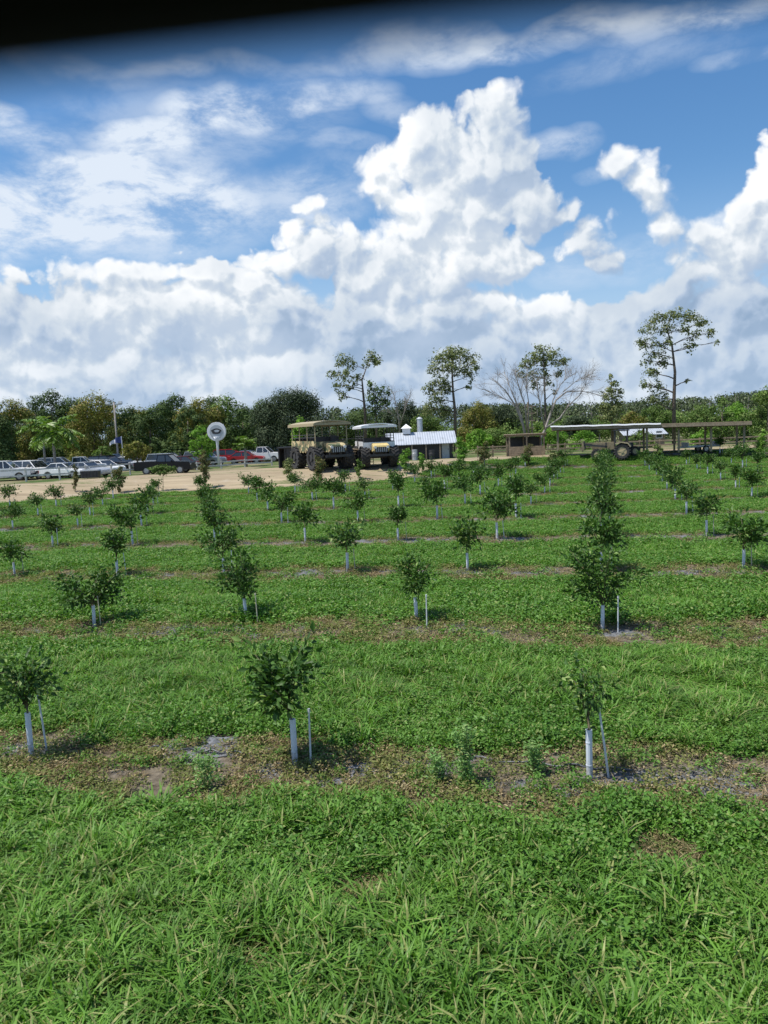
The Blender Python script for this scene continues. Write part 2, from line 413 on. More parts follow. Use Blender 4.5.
st_w=stake_mesh(.74,-.05,B['stake']); st_w2=stake_mesh(.7,.01,B['stake']); st_t=stake_mesh(.68,-.02,B['tanstake'])
SGRP='thin stakes standing beside the young trees'
def add_stake(loc,me,label,sc=1.0,rz=0):
    s=link('irrigation_stake',me); s.location=loc; s.scale=(sc,)*3; s.rotation_euler=(0,0,rz)
    tag(s,label,'stake',SGRP)
# near rows, individually  (base px, base py, halfwidth, h0,h1, leaves, material, seed, extra, label, stake px,py, stake label)
near=[
 (31.5,757,.36,.70,1.34,600,'citrus2',11,dict(leaf=.095), g59,'small young citrus with pale top leaves and white guard at the left edge, nearest row',(47,751),st_w,'white stake right of the left-edge citrus in the nearest row'),
 (295,766,.50,.70,1.60,860,'citrus',12,dict(lean=-.08,leaf=.115),g59,'dark bushy young citrus in a white guard, middle tree of the nearest row',(311,766),st_w2,'straight white stake right of the middle citrus in the nearest row'),
 (589.5,781,.22,.62,1.22,200,'citrus2',13,dict(sparse=True,leaf=.085,droop=.45),g59,'sparse drooping young citrus with bare twigs and thick white guard in the nearest row',(609,778),stake_mesh(.80,-.10,B['stake']),'leaning white stake beside the sparse drooping citrus'),
 (94.5,628,.80,.42,1.22,1350,'citrus',14,dict(leaf=.11),g52,'wide spreading young citrus with pale leaf tips at left of the second row',(101,627),st_t,'stake tight against the wide spreading citrus in the second row'),
 (246,621,.55,.5,1.60,1000,'citrus',15,dict(lop=-.5,leaf=.10),g45,'lopsided young citrus whose narrow crown leans left, second from left in the second row',(258,625),st_t,'stake right of the lopsided citrus in the second row'),
 (416.5,621,.42,.62,1.35,900,'citrus',16,dict(leaf=.10),g45,'round dark young citrus alone near the centre of the second row',(427,630),st_w2,'white stake right of the round citrus at the centre of the second row'),
 (602.5,631,.70,.42,1.75,1500,'citrus',17,dict(leaf=.10),g52,'tall full young citrus on a white guard at the right of the second row',(618,633),st_w2,'white stake right of the tall full citrus in the second row'),
]
used_base=[]
for (px,py,w,h0,h1,nl,mt,sd,ex,gm,lab,(sx_,sy_),sm,slab) in near:
    p=unp(px,py); rng=np.random.default_rng(sd)
    tm=citrus_meshes(w,h0,h1,nl,L[mt],seed=sd,**ex)
    make_citrus(p,tm,gm,0,1,lab)
    s=unp(sx_,sy_); add_stake(Vector((s.x,s.y,gz(s.x,s.y))),sm,slab)
rng=np.random.default_rng(99)
VAR=[]
for k,(w,h0,h1,nl,mt) in enumerate([(.54,.60,1.26,520,'citrus'),(.66,.56,1.40,640,'citrus'),(.48,.62,1.25,400,'citrus2'),(.66,.60,1.2,540,'citrus'),(.54,.58,1.45,540,'citrus2'),(.74,.58,1.35,640,'citrus'),(.58,.58,1.35,500,'citrus'),(.50,.62,1.3,440,'citrus2')]):
    VAR.append(citrus_meshes(w,h0,h1,nl,L[mt],leaf=.13,seed=40+k,lop=random.uniform(-.3,.3)))
def project(p):
    d=Vector(p)-CAM; z=d.dot(Fw); return CX+F*d.dot(CXv)/z, CY-F*d.dot(CYv)/z
rowtrees=[]
for j in range(3,14):
    row=[]
    for i in range(-16,7):
        q=lat(i,j); q=q+Vector((random.uniform(-.15,.15),random.uniform(-.15,.15),0))
        px,py=project((q.x,q.y,gz(q.x,q.y)))
        if px<-25 or px>793: continue
        if q.y>fedge(q.x)-0.8: continue
        if j>=8 and random.random()<.04: continue
        row.append((px,i,q))
    row.sort(key=lambda r:r[0]); rowtrees.append((j,row))
K=0
for j,row in rowtrees:
    nfull=len(row)
    for k,(px,i,q) in enumerate(row):
        v=VAR[(K*5+j)%8]; K+=1
        sc=random.uniform(.85,1.15)*(1.1 if j>=4 else 1.0)
        if i==0: sc=random.uniform(1.1,1.22); v=VAR[(1,5,4)[j%3]]
        if i==1: sc=random.uniform(1.0,1.2)
        loc=Vector((q.x,q.y,gz(q.x,q.y)))
        lab='young citrus in white guard, %s from left in the %s row back'%(ORL[k+1] if k<20 else 'last',ORD[j])
        make_citrus(loc,v,(g40,g45,g40)[K%3],random.choice([0,.6,1.3,2.2,3.1,4,5.2]),sc,lab,(1,1,random.uniform(.9,1.12)))
        if random.random()<.86:
            sx=loc.x+.28*random.uniform(.75,1.2); sy=loc.y+random.uniform(-.08,.08)
            add_stake(Vector((sx,sy,gz(sx,sy))),(st_w2,st_t,st_w)[K%3],'thin pale stake beside the tree %s from left in the %s row back'%(ORL[k+1] if k<20 else 'last',ORD[j]),random.uniform(.85,1.1),random.uniform(-.3,.3))

# ------------------------------------------------------------------ grass and weeds as stuff
def blades_mesh(name,nb,hmin,hmax,wid,spread,mat,arch=.5,seed=0):
    rs=np.random.default_rng(seed)
    V_=[];T=[]
    for b in range(nb):
        th=rs.uniform(0,6.283); r=spread*math.sqrt(rs.random()); bx,by=math.cos(th)*r,math.sin(th)*r
        ph=rs.uniform(0,6.283); h=rs.uniform(hmin,hmax); out=h*arch*rs.uniform(.3,1.4); w=wid*rs.uniform(.6,1.3)
        dx,dy=math.cos(ph),math.sin(ph); sx,sy=-dy,dx; tw=rs.uniform(-.5,.5)
        n0=len(V_)
        for k,(t,ww) in enumerate([(0,.6),(.35,1),(.7,.85),(1,0)]):
            x=bx+dx*out*t*t*1.0; y=by+dy*out*t*t; z=h*(t-.38*t*t*min(1.6,out/h+.3))
            if k<3: V_+= [(x+sx*w*ww/2,y+sy*w*ww/2,z),(x-sx*w*ww/2,y-sy*w*ww/2,z+tw*w*.5)]
            else: V_.append((x,y,z))
        T+=[(n0,n0+1,n0+3,n0+2),(n0+2,n0+3,n0+5,n0+4),(n0+4,n0+5,n0+6)]
    me=bpy.data.meshes.new(name); me.from_pydata(V_,[],T); me.materials.append(mat); return me
def broad_mesh(name,nl,h,spread,leaf,mat,seed=0,flat=.7):
    global rng
    rng=np.random.default_rng(seed)
    r=spread*np.sqrt(rng.random(nl)); th=rng.uniform(0,6.283,nl)
    zz=h*(1-(r/spread)**2*.7)*rng.uniform(.25,1.0,nl)
    C=np.stack([r*np.cos(th),r*np.sin(th),zz],1); D=rdir(nl,.15); D[:,2]*=.5
    Ln=leaf*rng.uniform(.6,1.3,nl)
    return leaves_mesh(name,C,D,rdir(nl,1.3),Ln,Ln*.6,mat,.15,.15)
def gn_scatter(name,meshes,pts,rots,scs,ids,label,cat,zs=None):
    """one object: a cloud of points that geometry nodes turn into the given tufts"""
    srcs=bpy.data.collections.new(name+'_kinds')
    for k,m in enumerate(meshes):
        ob=bpy.data.objects.new('tuft_%02d'%k,m); srcs.objects.link(ob)
    me=bpy.data.meshes.new(name); n=len(pts); me.vertices.add(n); me.vertices.foreach_set('co',np.array(pts,dtype=np.float32).ravel())
    a=me.attributes.new('rot','FLOAT','POINT'); a.data.foreach_set('value',np.array(rots,dtype=np.float32))
    a=me.attributes.new('scl','FLOAT','POINT'); a.data.foreach_set('value',np.array(scs,dtype=np.float32))
    a=me.attributes.new('sclz','FLOAT','POINT'); a.data.foreach_set('value',np.array(zs if zs is not None else scs,dtype=np.float32))
    a=me.attributes.new('pick','INT','POINT'); a.data.foreach_set('value',np.array(ids,dtype=np.int32))
    ob=link(name,me); tag(ob,label,cat,None,'stuff')
    ng=bpy.data.node_groups.new(name,'GeometryNodeTree')
    ng.interface.new_socket('Geometry',in_out='INPUT',socket_type='NodeSocketGeometry'); ng.interface.new_socket('Geometry',in_out='OUTPUT',socket_type='NodeSocketGeometry')
    gi=ng.nodes.new('NodeGroupInput'); go=ng.nodes.new('NodeGroupOutput')
    ci=ng.nodes.new('GeometryNodeCollectionInfo'); ci.inputs['Collection'].default_value=srcs
    ci.inputs['Separate Children'].default_value=True; ci.inputs['Reset Children'].default_value=True
    ip=ng.nodes.new('GeometryNodeInstanceOnPoints'); mp=ng.nodes.new('GeometryNodeMeshToPoints')
    def att(nm,ty):
        n=ng.nodes.new('GeometryNodeInputNamedAttribute'); n.data_type=ty; n.inputs['Name'].default_value=nm; return n.outputs[0]
    ng.links.new(gi.outputs[0],ip.inputs['Points']); ng.links.new(ci.outputs[0],ip.inputs['Instance'])
    ip.inputs['Pick Instance'].default_value=True; ng.links.new(att('pick','INT'),ip.inputs['Instance Index'])
    cx=ng.nodes.new('ShaderNodeCombineXYZ'); ng.links.new(att('rot','FLOAT'),cx.inputs[2]); 
    er=ng.nodes.new('FunctionNodeEulerToRotation'); ng.links.new(cx.outputs[0],er.inputs[0]); ng.links.new(er.outputs[0],ip.inputs['Rotation'])
    cs=ng.nodes.new('ShaderNodeCombineXYZ'); s_=att('scl','FLOAT'); ng.links.new(s_,cs.inputs[0]); ng.links.new(s_,cs.inputs[1]); ng.links.new(att('sclz','FLOAT'),cs.inputs[2])
    ng.links.new(cs.outputs[0],ip.inputs['Scale'])
    ng.links.new(ip.outputs[0],go.inputs[0])
    md=ob.modifiers.new('scatter','NODES'); md.node_group=ng
    return ob
near_g=[blades_mesh('tuft',40,.16,.40,.0165,.11,L['grass'],.85,s) for s in range(4)]+[blades_mesh('tuft',60,.10,.26,.010,.13,L['grass'],.75,s) for s in range(4,6)]
far_g=[blades_mesh('tuft',46,.12,.27,.020,.24,L['grass'],.7,20+s) for s in range(4)]
far2_g=[blades_mesh('tuft',46,.10,.24,.034,.42,L['grass'],.6,30+s) for s in range(3)]
clov=[broad_mesh('weed',110,.20,.17,.045,L['clover'],50+s) for s in range(5)]
clov_f=[broad_mesh('weed',90,.22,.30,.075,L['clover'],60+s) for s in range(3)]
dryb=[blades_mesh('dry',36,.06,.20,.008,.14,L['dry'],1.4,70+s) for s in range(3)]
dryl=[broad_mesh('dry_leaf',80,.12,.17,.035,L['dry'],80+s) for s in range(3)]
oli=[broad_mesh('olive',100,.16,.18,.04,L['olive'],90+s) for s in range(3)]
rs=random.Random(5)
G={'grass':[],'clover':[],'dry':[],'olive':[]}
bare=[(unp(665,857),.38),(unp(367,892),.28),(unp(120,835),.16),(unp(545,905),.15),(unp(250,960),.18)]
trunks=[unp(31.5,757),unp(295,766),unp(589.5,781)]
def nz(x,y,s,o=0): return noise.noise(Vector((x*s+o,y*s-o,o)))
y=3.9
def field(y0,y1,dens,lod):
    n=0; cell=1/math.sqrt(dens); yy=y0
    while yy<y1:
        half=yy*.56+1.2; xx=-half
        while xx<half:
            x=xx+rs.uniform(-.6,.6)*cell; y=yy+rs.uniform(-.6,.6)*cell; xx+=cell
            if y>fedge(x)+1.0+nz(x,0,.5)*.8: continue
            t,k=rowt(x,y)
            wob=nz(x,y,.55,3)*.75+nz(x,y,1.9,7)*.35
            lo=-1.0; hi=.72      # strip is a bit wider on the near side
            if k<=0: d=9
            else: d=max(lo-(.35 if k>=2 else 0)-t,t-hi)+wob
            big=nz(x,y,.33,11); fine=nz(x,y,1.5,17)
            hgt=(1.0 if k<=2 else .78)+.35*big+.30*fine
            z=gz(x,y)
            if k>=1 and d<0:
                # strip: mostly dry litter, patches bare
                core=nz(x,y,.75,23)
                if rs.random()<(.62 if core>0.12 else .22): continue
                u=rs.random()
                gmix=nz(x,y,.45,31)
                if k>=3 and rs.random()<.30: continue
                if d<-.85 and u<.35: continue
                if u<.42-.2*gmix: G['dry'].append((x,y,z,rs.random()*6.28,rs.uniform(.7,1.25),rs.uniform(.6,1.2),rs.randrange(6),lod))
                elif u<.84: G['olive'].append((x,y,z,rs.random()*6.28,rs.uniform(.7,1.2),rs.uniform(.6,1.15),rs.randrange(3),lod))
                else: G['clover'].append((x,y,z,rs.random()*6.28,rs.uniform(.6,1.0),rs.uniform(.5,1.1),rs.randrange(99),lod))
                continue
            if any((x-b.x)**2+(y-b.y)**2<(r*(1+.5*nz(x,y,4)))**2 for b,r in bare): 
                if rs.random()<.75: G['dry' if rs.random()<.6 else 'olive'].append((x,y,z,rs.random()*6.28,.8,.6,rs.randrange(3),lod))
                continue
            pc=.78-.35*max(0,d-.3)/1.0+big*.5 if k>=1 else (-.12+big*.7 if y>4 else 0)
            if k<=0 and t+RP*0>0: pass
            if k==0 and t>1.0: pc=max(pc,.30)
            pc=max(.03,min(.92,pc))
            if k>=1 and d<.25 and rs.random()<.18:
                G['olive'].append((x,y,z,rs.random()*6.28,1,1,rs.randrange(3),lod)); continue
            if rs.random()<pc: G['clover'].append((x,y,z,rs.random()*6.28,rs.uniform(.8,1.25),hgt*rs.uniform(.8,1.3)*(1.0 if k>=1 else .9),rs.randrange(99),lod))
            else:
                hh=hgt*rs.uniform(.8,1.2)*(1.05 if k<=0 else .95)
                if nz(x,y,.8,41)<-.22: hh*=.55
                G['grass'].append((x,y,z,rs.random()*6.28,rs.uniform(.85,1.25),hh,rs.randrange(99),lod))
        yy+=cell
field(3.6,9.2,62,0); field(9.2,14,60,0); field(14,24,34,1); field(24,42,18,1); field(42,75,11,2)
print('tufts',{k:len(v) for k,v in G.items()})
def emit(key,meshes,pick,label,cat):
    A=G[key]
    gn_scatter(key if key!='clover' else 'leafy_weeds',meshes,[(a[0],a[1],a[2]) for a in A],[a[3] for a in A],[a[4]*(1.0,1.25,1.8)[a[7]] if key in('dry','olive') else a[4] for a in A],[pick(a) for a in A],label,cat,[a[5]*(1.0,1.0,1.1)[a[7]] for a in A])
emit('grass',near_g+far_g+far2_g,lambda a:(a[6]%6) if a[7]==0 else (6+a[6]%4 if a[7]==1 else 10+a[6]%3),'long arching green grass growing between the orchard rows','grass')
emit('clover',clov+clov_f,lambda a:(a[6]%5) if a[7]==0 else 5+a[6]%3,'low leafy green weeds along the edges of the bare strips','weeds')
o=emit('dry',dryb+dryl,lambda a:a[6]%6,'dry brown weeds and litter on the bare strips under the trees','dry weeds')
emit('olive',oli,lambda a:a[6]%3,'dull olive creeping weeds on the strips under the young trees','creeping weeds')
bpy.data.objects['dry'].name='dry_weeds'; bpy.data.objects['olive'].name='creeping_weeds'

# tall feathery weeds in the strips
def feather_weed(px,py,h,w,label,n=260,mt='clover',sd=1):
    global rng
    rng=np.random.default_rng(sd); p=unp(px,py); t=empty('tall_weed',p); tag(t,label,'weed','tall feathery weeds in the strips')
    mb=MB(); C=[];D=[]; r2=random.Random(sd)
    for k in range(5):
        a=r2.uniform(0,6.28); tx,ty=math.cos(a)*w*r2.uniform(.2,.8),math.sin(a)*w*r2.uniform(.2,.8); hh=h*r2.uniform(.7,1)
        mb.tube([(0,0,-.02),(tx*.4,ty*.4,hh*.5),(tx,ty,hh)],[.006,.004,.002],4)
        for q in range(n//5):
            u=r2.random(); x,y_,z=(tx*u*u,ty*u*u,hh*u); s=w*.32*(1.1-u*.6)
            C.append((x+r2.gauss(0,s),y_+r2.gauss(0,s),z+r2.gauss(0,.03))); D.append((r2.gauss(0,1),r2.gauss(0,1),r2.uniform(-.2,.9)))
    C=np.array(C);D=np.array(D);Ln=.055*rng.uniform(.6,1.4,len(C))
    mb.build('stem',B['young'],t); link('foliage',leaves_mesh('foliage',C,D,rdir(len(C),1),Ln,Ln*.35,L[mt]),t)
feather_weed(466,787,.78,.16,'tall pale feathery weed right of centre in the nearest bare strip',800,'pale',3)
feather_weed(437,783,.40,.16,'knee-high feathery weed just left of the tall one in the nearest strip',340,'pale',4)
feather_weed(536,775,.42,.17,'bushy feathery weed left of the sparse drooping citrus',500,'pale',5)
feather_weed(205,790,.50,.20,'loose pale weed on the torn grey cloth, nearest strip',380,'pale',6)
feather_weed(187,632,.50,.35,'low dark green weed clump between the two leftmost citrus of the second row',300,'clover',7)
feather_weed(140,577,.7,.35,'dark weed clump at the left of the third row',300,'clover',8)

# black drip pipe along the nearest row and loose scraps of cloth
def pipe(name,pxs,label):
    mb=MB(); pts=[]
    a,b=unp(*pxs[0]),unp(*pxs[1]); n=24
    for k in range(n+1):
        p=a.lerp(b,k/n); p.y+=.03*math.sin(k*1.3)+.02*math.sin(k*.7); p.z=gz(p.x,p.y)+.05+.02*math.sin(k*.9); pts.append(p)
    mb.tube(pts,.012,6); o=mb.build(name,B['pipe'],None,smooth=True); tag(o,label,'pipe'); return o
B['pipe']=plain('dusty_black_pipe',(.06,.065,.07),.4)
pipe('drip_pipe',((470,764),(632,775)),'black drip irrigation pipe on the soil behind the sparse drooping citrus')
pipe('drip_pipe',((150,752),(246,757)),'black drip irrigation pipe crossing the torn grey cloth in the nearest strip')

# torn weed cloth lying on the strips
def clothpatch(px0,px1,py0,py1,sd,label):
    a=unp(px0,(py0+py1)/2); b=unp(px1,(py0+py1)/2); n1=unp((px0+px1)/2,py1); f1=unp((px0+px1)/2,py0)
    c=(a+b)/2; rx=(b-a).length/2; ry=(f1-n1).length/2
    vs=[];fs=[];nr=14;ns=44
    for k in range(nr+1):
        for i in range(ns):
            th=6.2832*i/ns; rr=(k/nr)*(1+.35*noise.noise(Vector((math.cos(th)*1.7+sd,math.sin(th)*1.7,0)))+.15*noise.noise(Vector((math.cos(th)*6,math.sin(th)*6,sd))))
            x=c.x+math.cos(th)*rx*rr; y_=c.y+math.sin(th)*ry*rr
            wr=.018*noise.noise(Vector((x*2,y_*14,sd)))+.02*noise.noise(Vector((x*5,y_*5,sd)))
            vs.append((x,y_,gz(x,y_)+.028+wr-(.03 if k==nr else 0)))
    for k in range(nr):
        for i in range(ns): j=(i+1)%ns; fs.append((k*ns+i,k*ns+j,(k+1)*ns+j,(k+1)*ns+i))
    mb=MB(); mb.add(vs,fs); o=mb.build('weed_cloth',B['cloth'],None,smooth=True); tag(o,label,'ground cloth','torn sheets of grey weed cloth')
def clothm():
    m,nt,b,o=newmat('woven_weed_cloth'); P=pos(nt)
    c=mixc(nt,mapr(nt,noi(nt,11,7,.7,P),.38,.62),(.07,.075,.08),(.20,.21,.225))
    c=mixc(nt,mapr(nt,noi(nt,3.5,6,.7,P),.5,.6),c,(.14,.11,.08))
    nt.links.new(c,b.inputs['Base Color']); b.inputs['Roughness'].default_value=.8; b.inputs['Specular IOR Level'].default_value=.2; return m
B['cloth']=clothm()
clothpatch(158,240,738,762,1,'wrinkled grey weed cloth bare on the soil between the two left trees of nearest row')
clothpatch(322,376,754,786,2,'torn grey weed cloth right of the dark bushy citrus')
clothpatch(282,308,571,577,3,'strip of grey weed cloth in the third row left of centre')
clothpatch(655,700,571,576,4,'strip of grey weed cloth in the third row at right')
clothpatch(738,775,783,799,5,'scrap of grey weed cloth at the right edge of nearest strip')

# ------------------------------------------------------------------ background trees
def crown_from(blobs,D,leaf,dens,mat,depthk=1.0,origin=None,shell=.55):
    """blobs: (px,py,rx,ry[,depth offset]) -> leaf mesh relative to origin"""
    Cs=[];Ds=[];Ns=[]
    for bl in blobs:
        px,py,rx,ry=bl[:4]; off=bl[4] if len(bl)>4 else 0
        c=at(px,py,D+off); sc=D/F; a,b=rx*sc,ry*sc; dz=a*depthk
        n=max(40,int(13*dens*(a*b+ a*dz*.5+b*dz*.5)/(2*leaf*leaf)))
        d=rng.normal(size=(n,3)); d/=np.linalg.norm(d,axis=1,keepdims=True); r=(shell+(1-shell)*rng.random((n,1)))*(1+.16*rng.normal(size=(n,1)))
        # clumping: jitter towards few cluster centres
        cl=rng.normal(size=(max(4,n//26),3)); cl/=np.linalg.norm(cl,axis=1,keepdims=True); cl*=rng.uniform(.45,1.05,(len(cl),1))
        pk=rng.integers(0,len(cl),n); sel=rng.random(n)<.72
        P=d*r; P[sel]=cl[pk[sel]]+rng.normal(size=(sel.sum(),3))*.17
        nn=P/np.linalg.norm(P,axis=1,keepdims=True)+rng.normal(size=(n,3))*.42+np.array([0,0,.35])
        P=P*np.array([a,dz,b]); Cs.append(P+np.array(c)); Ds.append(np.cross(nn,rng.normal(size=(n,3)))+np.array([0,0,-.15])); Ns.append(nn)
    C=np.concatenate(Cs); Dd=np.concatenate(Ds); n=len(C); Ln=leaf*rng.uniform(.6,1.4,n)
    if origin is not None: C=C-np.array(origin)
    return leaves_mesh('crown',C,Dd,np.concatenate(Ns),Ln,Ln*.65,mat,.15)
def bend(a,b,k=.15,n=4,r=random):
    out=[]; d=(b-a).length
    for i in range(n+1):
        t=i/n; p=a.lerp(b,t); w=math.sin(t*math.pi)*k*d
        out.append(p+Vector((r.uniform(-1,1),r.uniform(-1,1),r.uniform(0,1)))*w*.35)
    out[0]=a; out[-1]=b; return out
def tree(name,label,cat,px,D,blobs,mat,leaf=.3,dens=.55,trunk=None,tr=.2,bark='bark',group=None,depthk=1.0,shell=.55,limbs=True,sd=0):
    global rng
    rng=np.random.default_rng(1000+sd+int(px*7)); rr=random.Random(sd+int(px*3))
    base=gp(px,D); t=empty(name,base); tag(t,label,cat,group)
    mb=MB(); 
    pts=[Vector((0,0,-.1))]
    if trunk:
        for (x,y) in trunk: pts.append(at(x,y,D)-base)
    else:
        top=min(blobs,key=lambda b:b[1]); pts.append(at(px+ (top[0]-px)*.3,top[1]+top[3]*1.2,D)-base)
    n=len(pts); mb.tube(pts,[tr*(1-.75*i/(n-1)) for i in range(n)],7)
    if limbs:
        for bl in blobs:
            e=at(bl[0],bl[1],D+(bl[4] if len(bl)>4 else 0))-base
            # attach to the closest lower trunk point
            best=None
            for i in range(n-1):
                for u in (0,.25,.5,.75,1):
                    q=pts[i].lerp(pts[i+1],u)
                    if q.z<e.z-.15*(e-q).length and (best is None or (e-q).length<best[0]): best=((e-q).length,q,(i+u)/(n-1))
            if best is None: best=(0,pts[-1].lerp(pts[0],.4),.6)
            r0=max(.03,tr*(1-.75*best[2])*.5)
            mb.tube(bend(best[1],e,.15,4,rr),[r0,r0*.8,r0*.6,r0*.45,r0*.25],5)
            for _ in range(4):
                m_=best[1].lerp(e,rr.uniform(.5,.9)); a=bl[2]*D/F
                e2=e+Vector((rr.uniform(-1,1)*a,rr.uniform(-1,1)*a*depthk,rr.uniform(-.6,.9)*bl[3]*D/F)); mb.tube([m_,e2],[r0*.35,r0*.12],4)
    mb.build('trunk',B[bark],t,smooth=True)
    link('crown',crown_from(blobs,D,leaf,dens,L[mat],depthk,base,shell),t)
    return t
def heap(cx,top,w,bot,rnd,k=9,spread=1.0):
    """blobs filling a broad domed outline"""
    out=[]; h=bot-top
    for lv,(f,ws) in enumerate([(.17,.30),(.27,.60),(.48,.80),(.68,.78),(.86,.62)]):
        n=(1,2,3,3,3)[lv]
        for i in range(n):
            u=0 if n==1 else -1+2*i/(n-1); u+=rnd.uniform(-.25,.25); r=w*(rnd.uniform(.5,.62) if lv==0 else rnd.uniform(.38,.54))
            out.append((cx+u*w*ws,top+h*(f+rnd.uniform(-.06,.06)+.08*abs(u)),r,min(r*.85,h*.22),rnd.uniform(-1.5,1.5)))
    return out
hr=random.Random(21)
TG='trees in the wood behind the car park'
# (cx, top, halfwidth, bottom, D, material, label)
wood=[
 (12,397,17,455,112,'oliveyel','olive-yellow tree at the far left edge behind the white pickup'),
 (-12,402,20,458,108,'dkgreen','dark tree cut off by the left edge of the photo'),
 (35,396,15,450,120,'dkgreen','dark tree between the olive-yellow tree and the bright palm'),
 (52,389,15,450,124,'dkgreen','tall dark rounded tree rising behind the palm'),
 (72,390,15,450,126,'dkgreen','dark tree with even top left of the tall olive one'),
 (94,388,20,458,108,'oliveyel','tall broad olive-brown tree left of the lamp pole'),
 (128,402,14,455,118,'dkgreen','dark green tree right behind the lamp pole'),
 (110,398,12,452,124,'oak','grey green tree half hidden behind the lamp pole'),
 (150,401,14,455,112,'dkgreen','dark tree left of the tall peaked one'),
 (176,388,16,455,120,'dkgreen','tall peaked dark tree above the black pickup'),
 (200,393,17,450,110,'oliveyel','olive tree directly behind the bright round tree'),
 (228,392,15,452,114,'midgreen','mid green tree whose top shows right of the round sign'),
 (243,404,12,450,108,'dkgreen','dark tree right of the round sign, beside the oak'),
 (262,400,14,450,124,'midgreen','grey green tree at left of the big round oak'),
 (22,404,14,452,134,'oak','grey green tree in the back of the wood above the left-edge white pickup'),
 (83,396,13,450,136,'oak','grey green tree in the back of the wood between two olive trees'),
 (139,405,13,450,134,'oliveyel','yellowish tree in the back of the wood right of the lamp pole'),
 (163,395,13,450,136,'dkgreen','dark tree in the back of the wood left of the peaked one'),
 (213,393,14,450,136,'dkgreen','dark tree in the back of the wood above the white round sign'),
 (188,402,12,452,104,'dkgreen','very dark tree just left of the olive tree behind the lime one'),
]
for k,(cx,tp,w,bt,D,m_,lab) in enumerate(wood):
    w*=1.22; bt+=4
    tree('woodland_tree',lab,'tree',cx,D,heap(cx,tp,w,bt,hr,11),m_,leaf=.27,dens=2.3,tr=.22,group=TG,sd=k,limbs=False,shell=.72)
# big live oak
tree('live_oak','big round dark oak between the car park and the tan vehicle','tree',293,100,heap(290,390,34,448,hr,18)+[(285,403,20,12,0),(305,402,17,11,1),(268,415,14,12,0)],'oak',leaf=.22,dens=2.0,tr=.4,sd=90,shell=.7,limbs=False)
tree('ornamental_tree','bright lime green rounded tree left of the white round sign','tree',202,88,heap(203,423,11,456,hr,8),'bright',leaf=.2,dens=2.4,tr=.12,sd=91)
tree('ornamental_tree','lime green narrow tree standing at left of the tan vehicle','tree',299,76,[(300,421,5,5),(296,430,6,6),(301,432,5,6),(296,440,5,6),(305,427,4,4)],'bright',leaf=.18,dens=2.4,tr=.07,sd=92)
tree('shrub','olive rounded shrub in front of the wood right of the blue flag','shrub',137,86,heap(137,441,12,458,hr,6),'oliveyel',leaf=.2,dens=2.4,tr=.08,sd=93)
tree('shrub','dull green shrub left of the olive rounded shrub by the flag','shrub',100,92,heap(104,447,8,460,hr,5),'midgreen',leaf=.2,dens=2.4,tr=.08,sd=94)
# undergrowth hedge closing the foot of the wood
und=[]
for k in range(46):
    und.append((-14+k*7.3+hr.uniform(-3,3),hr.uniform(448,456)-.04*k*7.3,hr.uniform(9,13),hr.uniform(9,13),hr.uniform(-3,3)))
rng=np.random.default_rng(5)
o=link('undergrowth',crown_from(und,118,.34,1.8,L['dkgreen'],1.4)); tag(o,'dark mass of undergrowth filling the foot of the wood','undergrowth',None,'stuff')
# signature trees
tree('tall_tree','tall open tree with clumped crown on crooked trunk above the two big vehicles','tree',366,102,
 [(343,360,10.1,7.2),(351,366,6.7,6.0),(334,374,7.8,6.0,1),(347,375,9.0,6.0,-1),(339,385,7.8,4.8),(341,395,6.7,6.0),(349,388,4.5,4.8),(372,357,10.1,7.2,1),(366,364,4.5,3.6),(377,363,5.6,4.8),(360,377,5.6,4.8),(355,383,4.5,3.6)],
 'ash',leaf=.26,dens=1.20,trunk=[(365,412),(363,392),(362,380),(367,366)],tr=.22,sd=1,shell=.2)
tree('tall_tree','dark leaning tree right below the crown of the crooked tall one','tree',377,100,
 [(371,386,5.6,7.2),(377,392,7.8,7.2),(385,392,6.7,6.0),(372,400,7.8,7.2),(380,402,9.0,7.2),(387,403,5.6,6.0),(376,412,9.0,6.0)],'dkgreen',leaf=.26,dens=1.31,trunk=[(376,415),(374,395)],tr=.16,sd=2,shell=.2)
tree('tall_tree','tall full-crowned tree above the white metal roof','tree',455,104,
 [(452,353,13.4,8.4),(441,358,11.2,7.2),(465,357,12.3,8.4,1),(474,364,6.7,7.2),(436,369,10.1,7.2),(449,367,10.1,7.2,-1),(461,371,10.1,7.2),(470,376,6.7,6.0),(440,381,11.2,7.2),(431,389,9.0,7.2),(446,389,9.0,6.0),(437,400,11.2,8.4),(427,408,9.0,8.4),(443,410,9.0,7.2),(468,386,4.5,3.6)],
 'ash',leaf=.26,dens=1.41,trunk=[(455,412),(453,392),(452,372),(453,356)],tr=.25,sd=3,shell=.2)
tree('tall_tree','tall domed tree rising out of the bare grey branches','tree',544,100,
 [(543,351,10.1,7.2),(534,356,9.0,7.2),(553,355,9.0,6.0),(527,364,9.0,7.2),(540,362,10.1,6.0,1),(556,363,9.0,6.0),(566,360,5.6,4.8),(520,373,5.6,4.8),(533,375,10.1,6.0),(545,372,7.8,6.0),(560,373,6.7,4.8),(536,384,6.7,4.8),(549,383,5.6,4.8),(555,391,3.4,2.4)],
 'ash',leaf=.26,dens=1.20,trunk=[(546,440),(545,400),(544,372),(543,350)],tr=.2,sd=4,shell=.2)
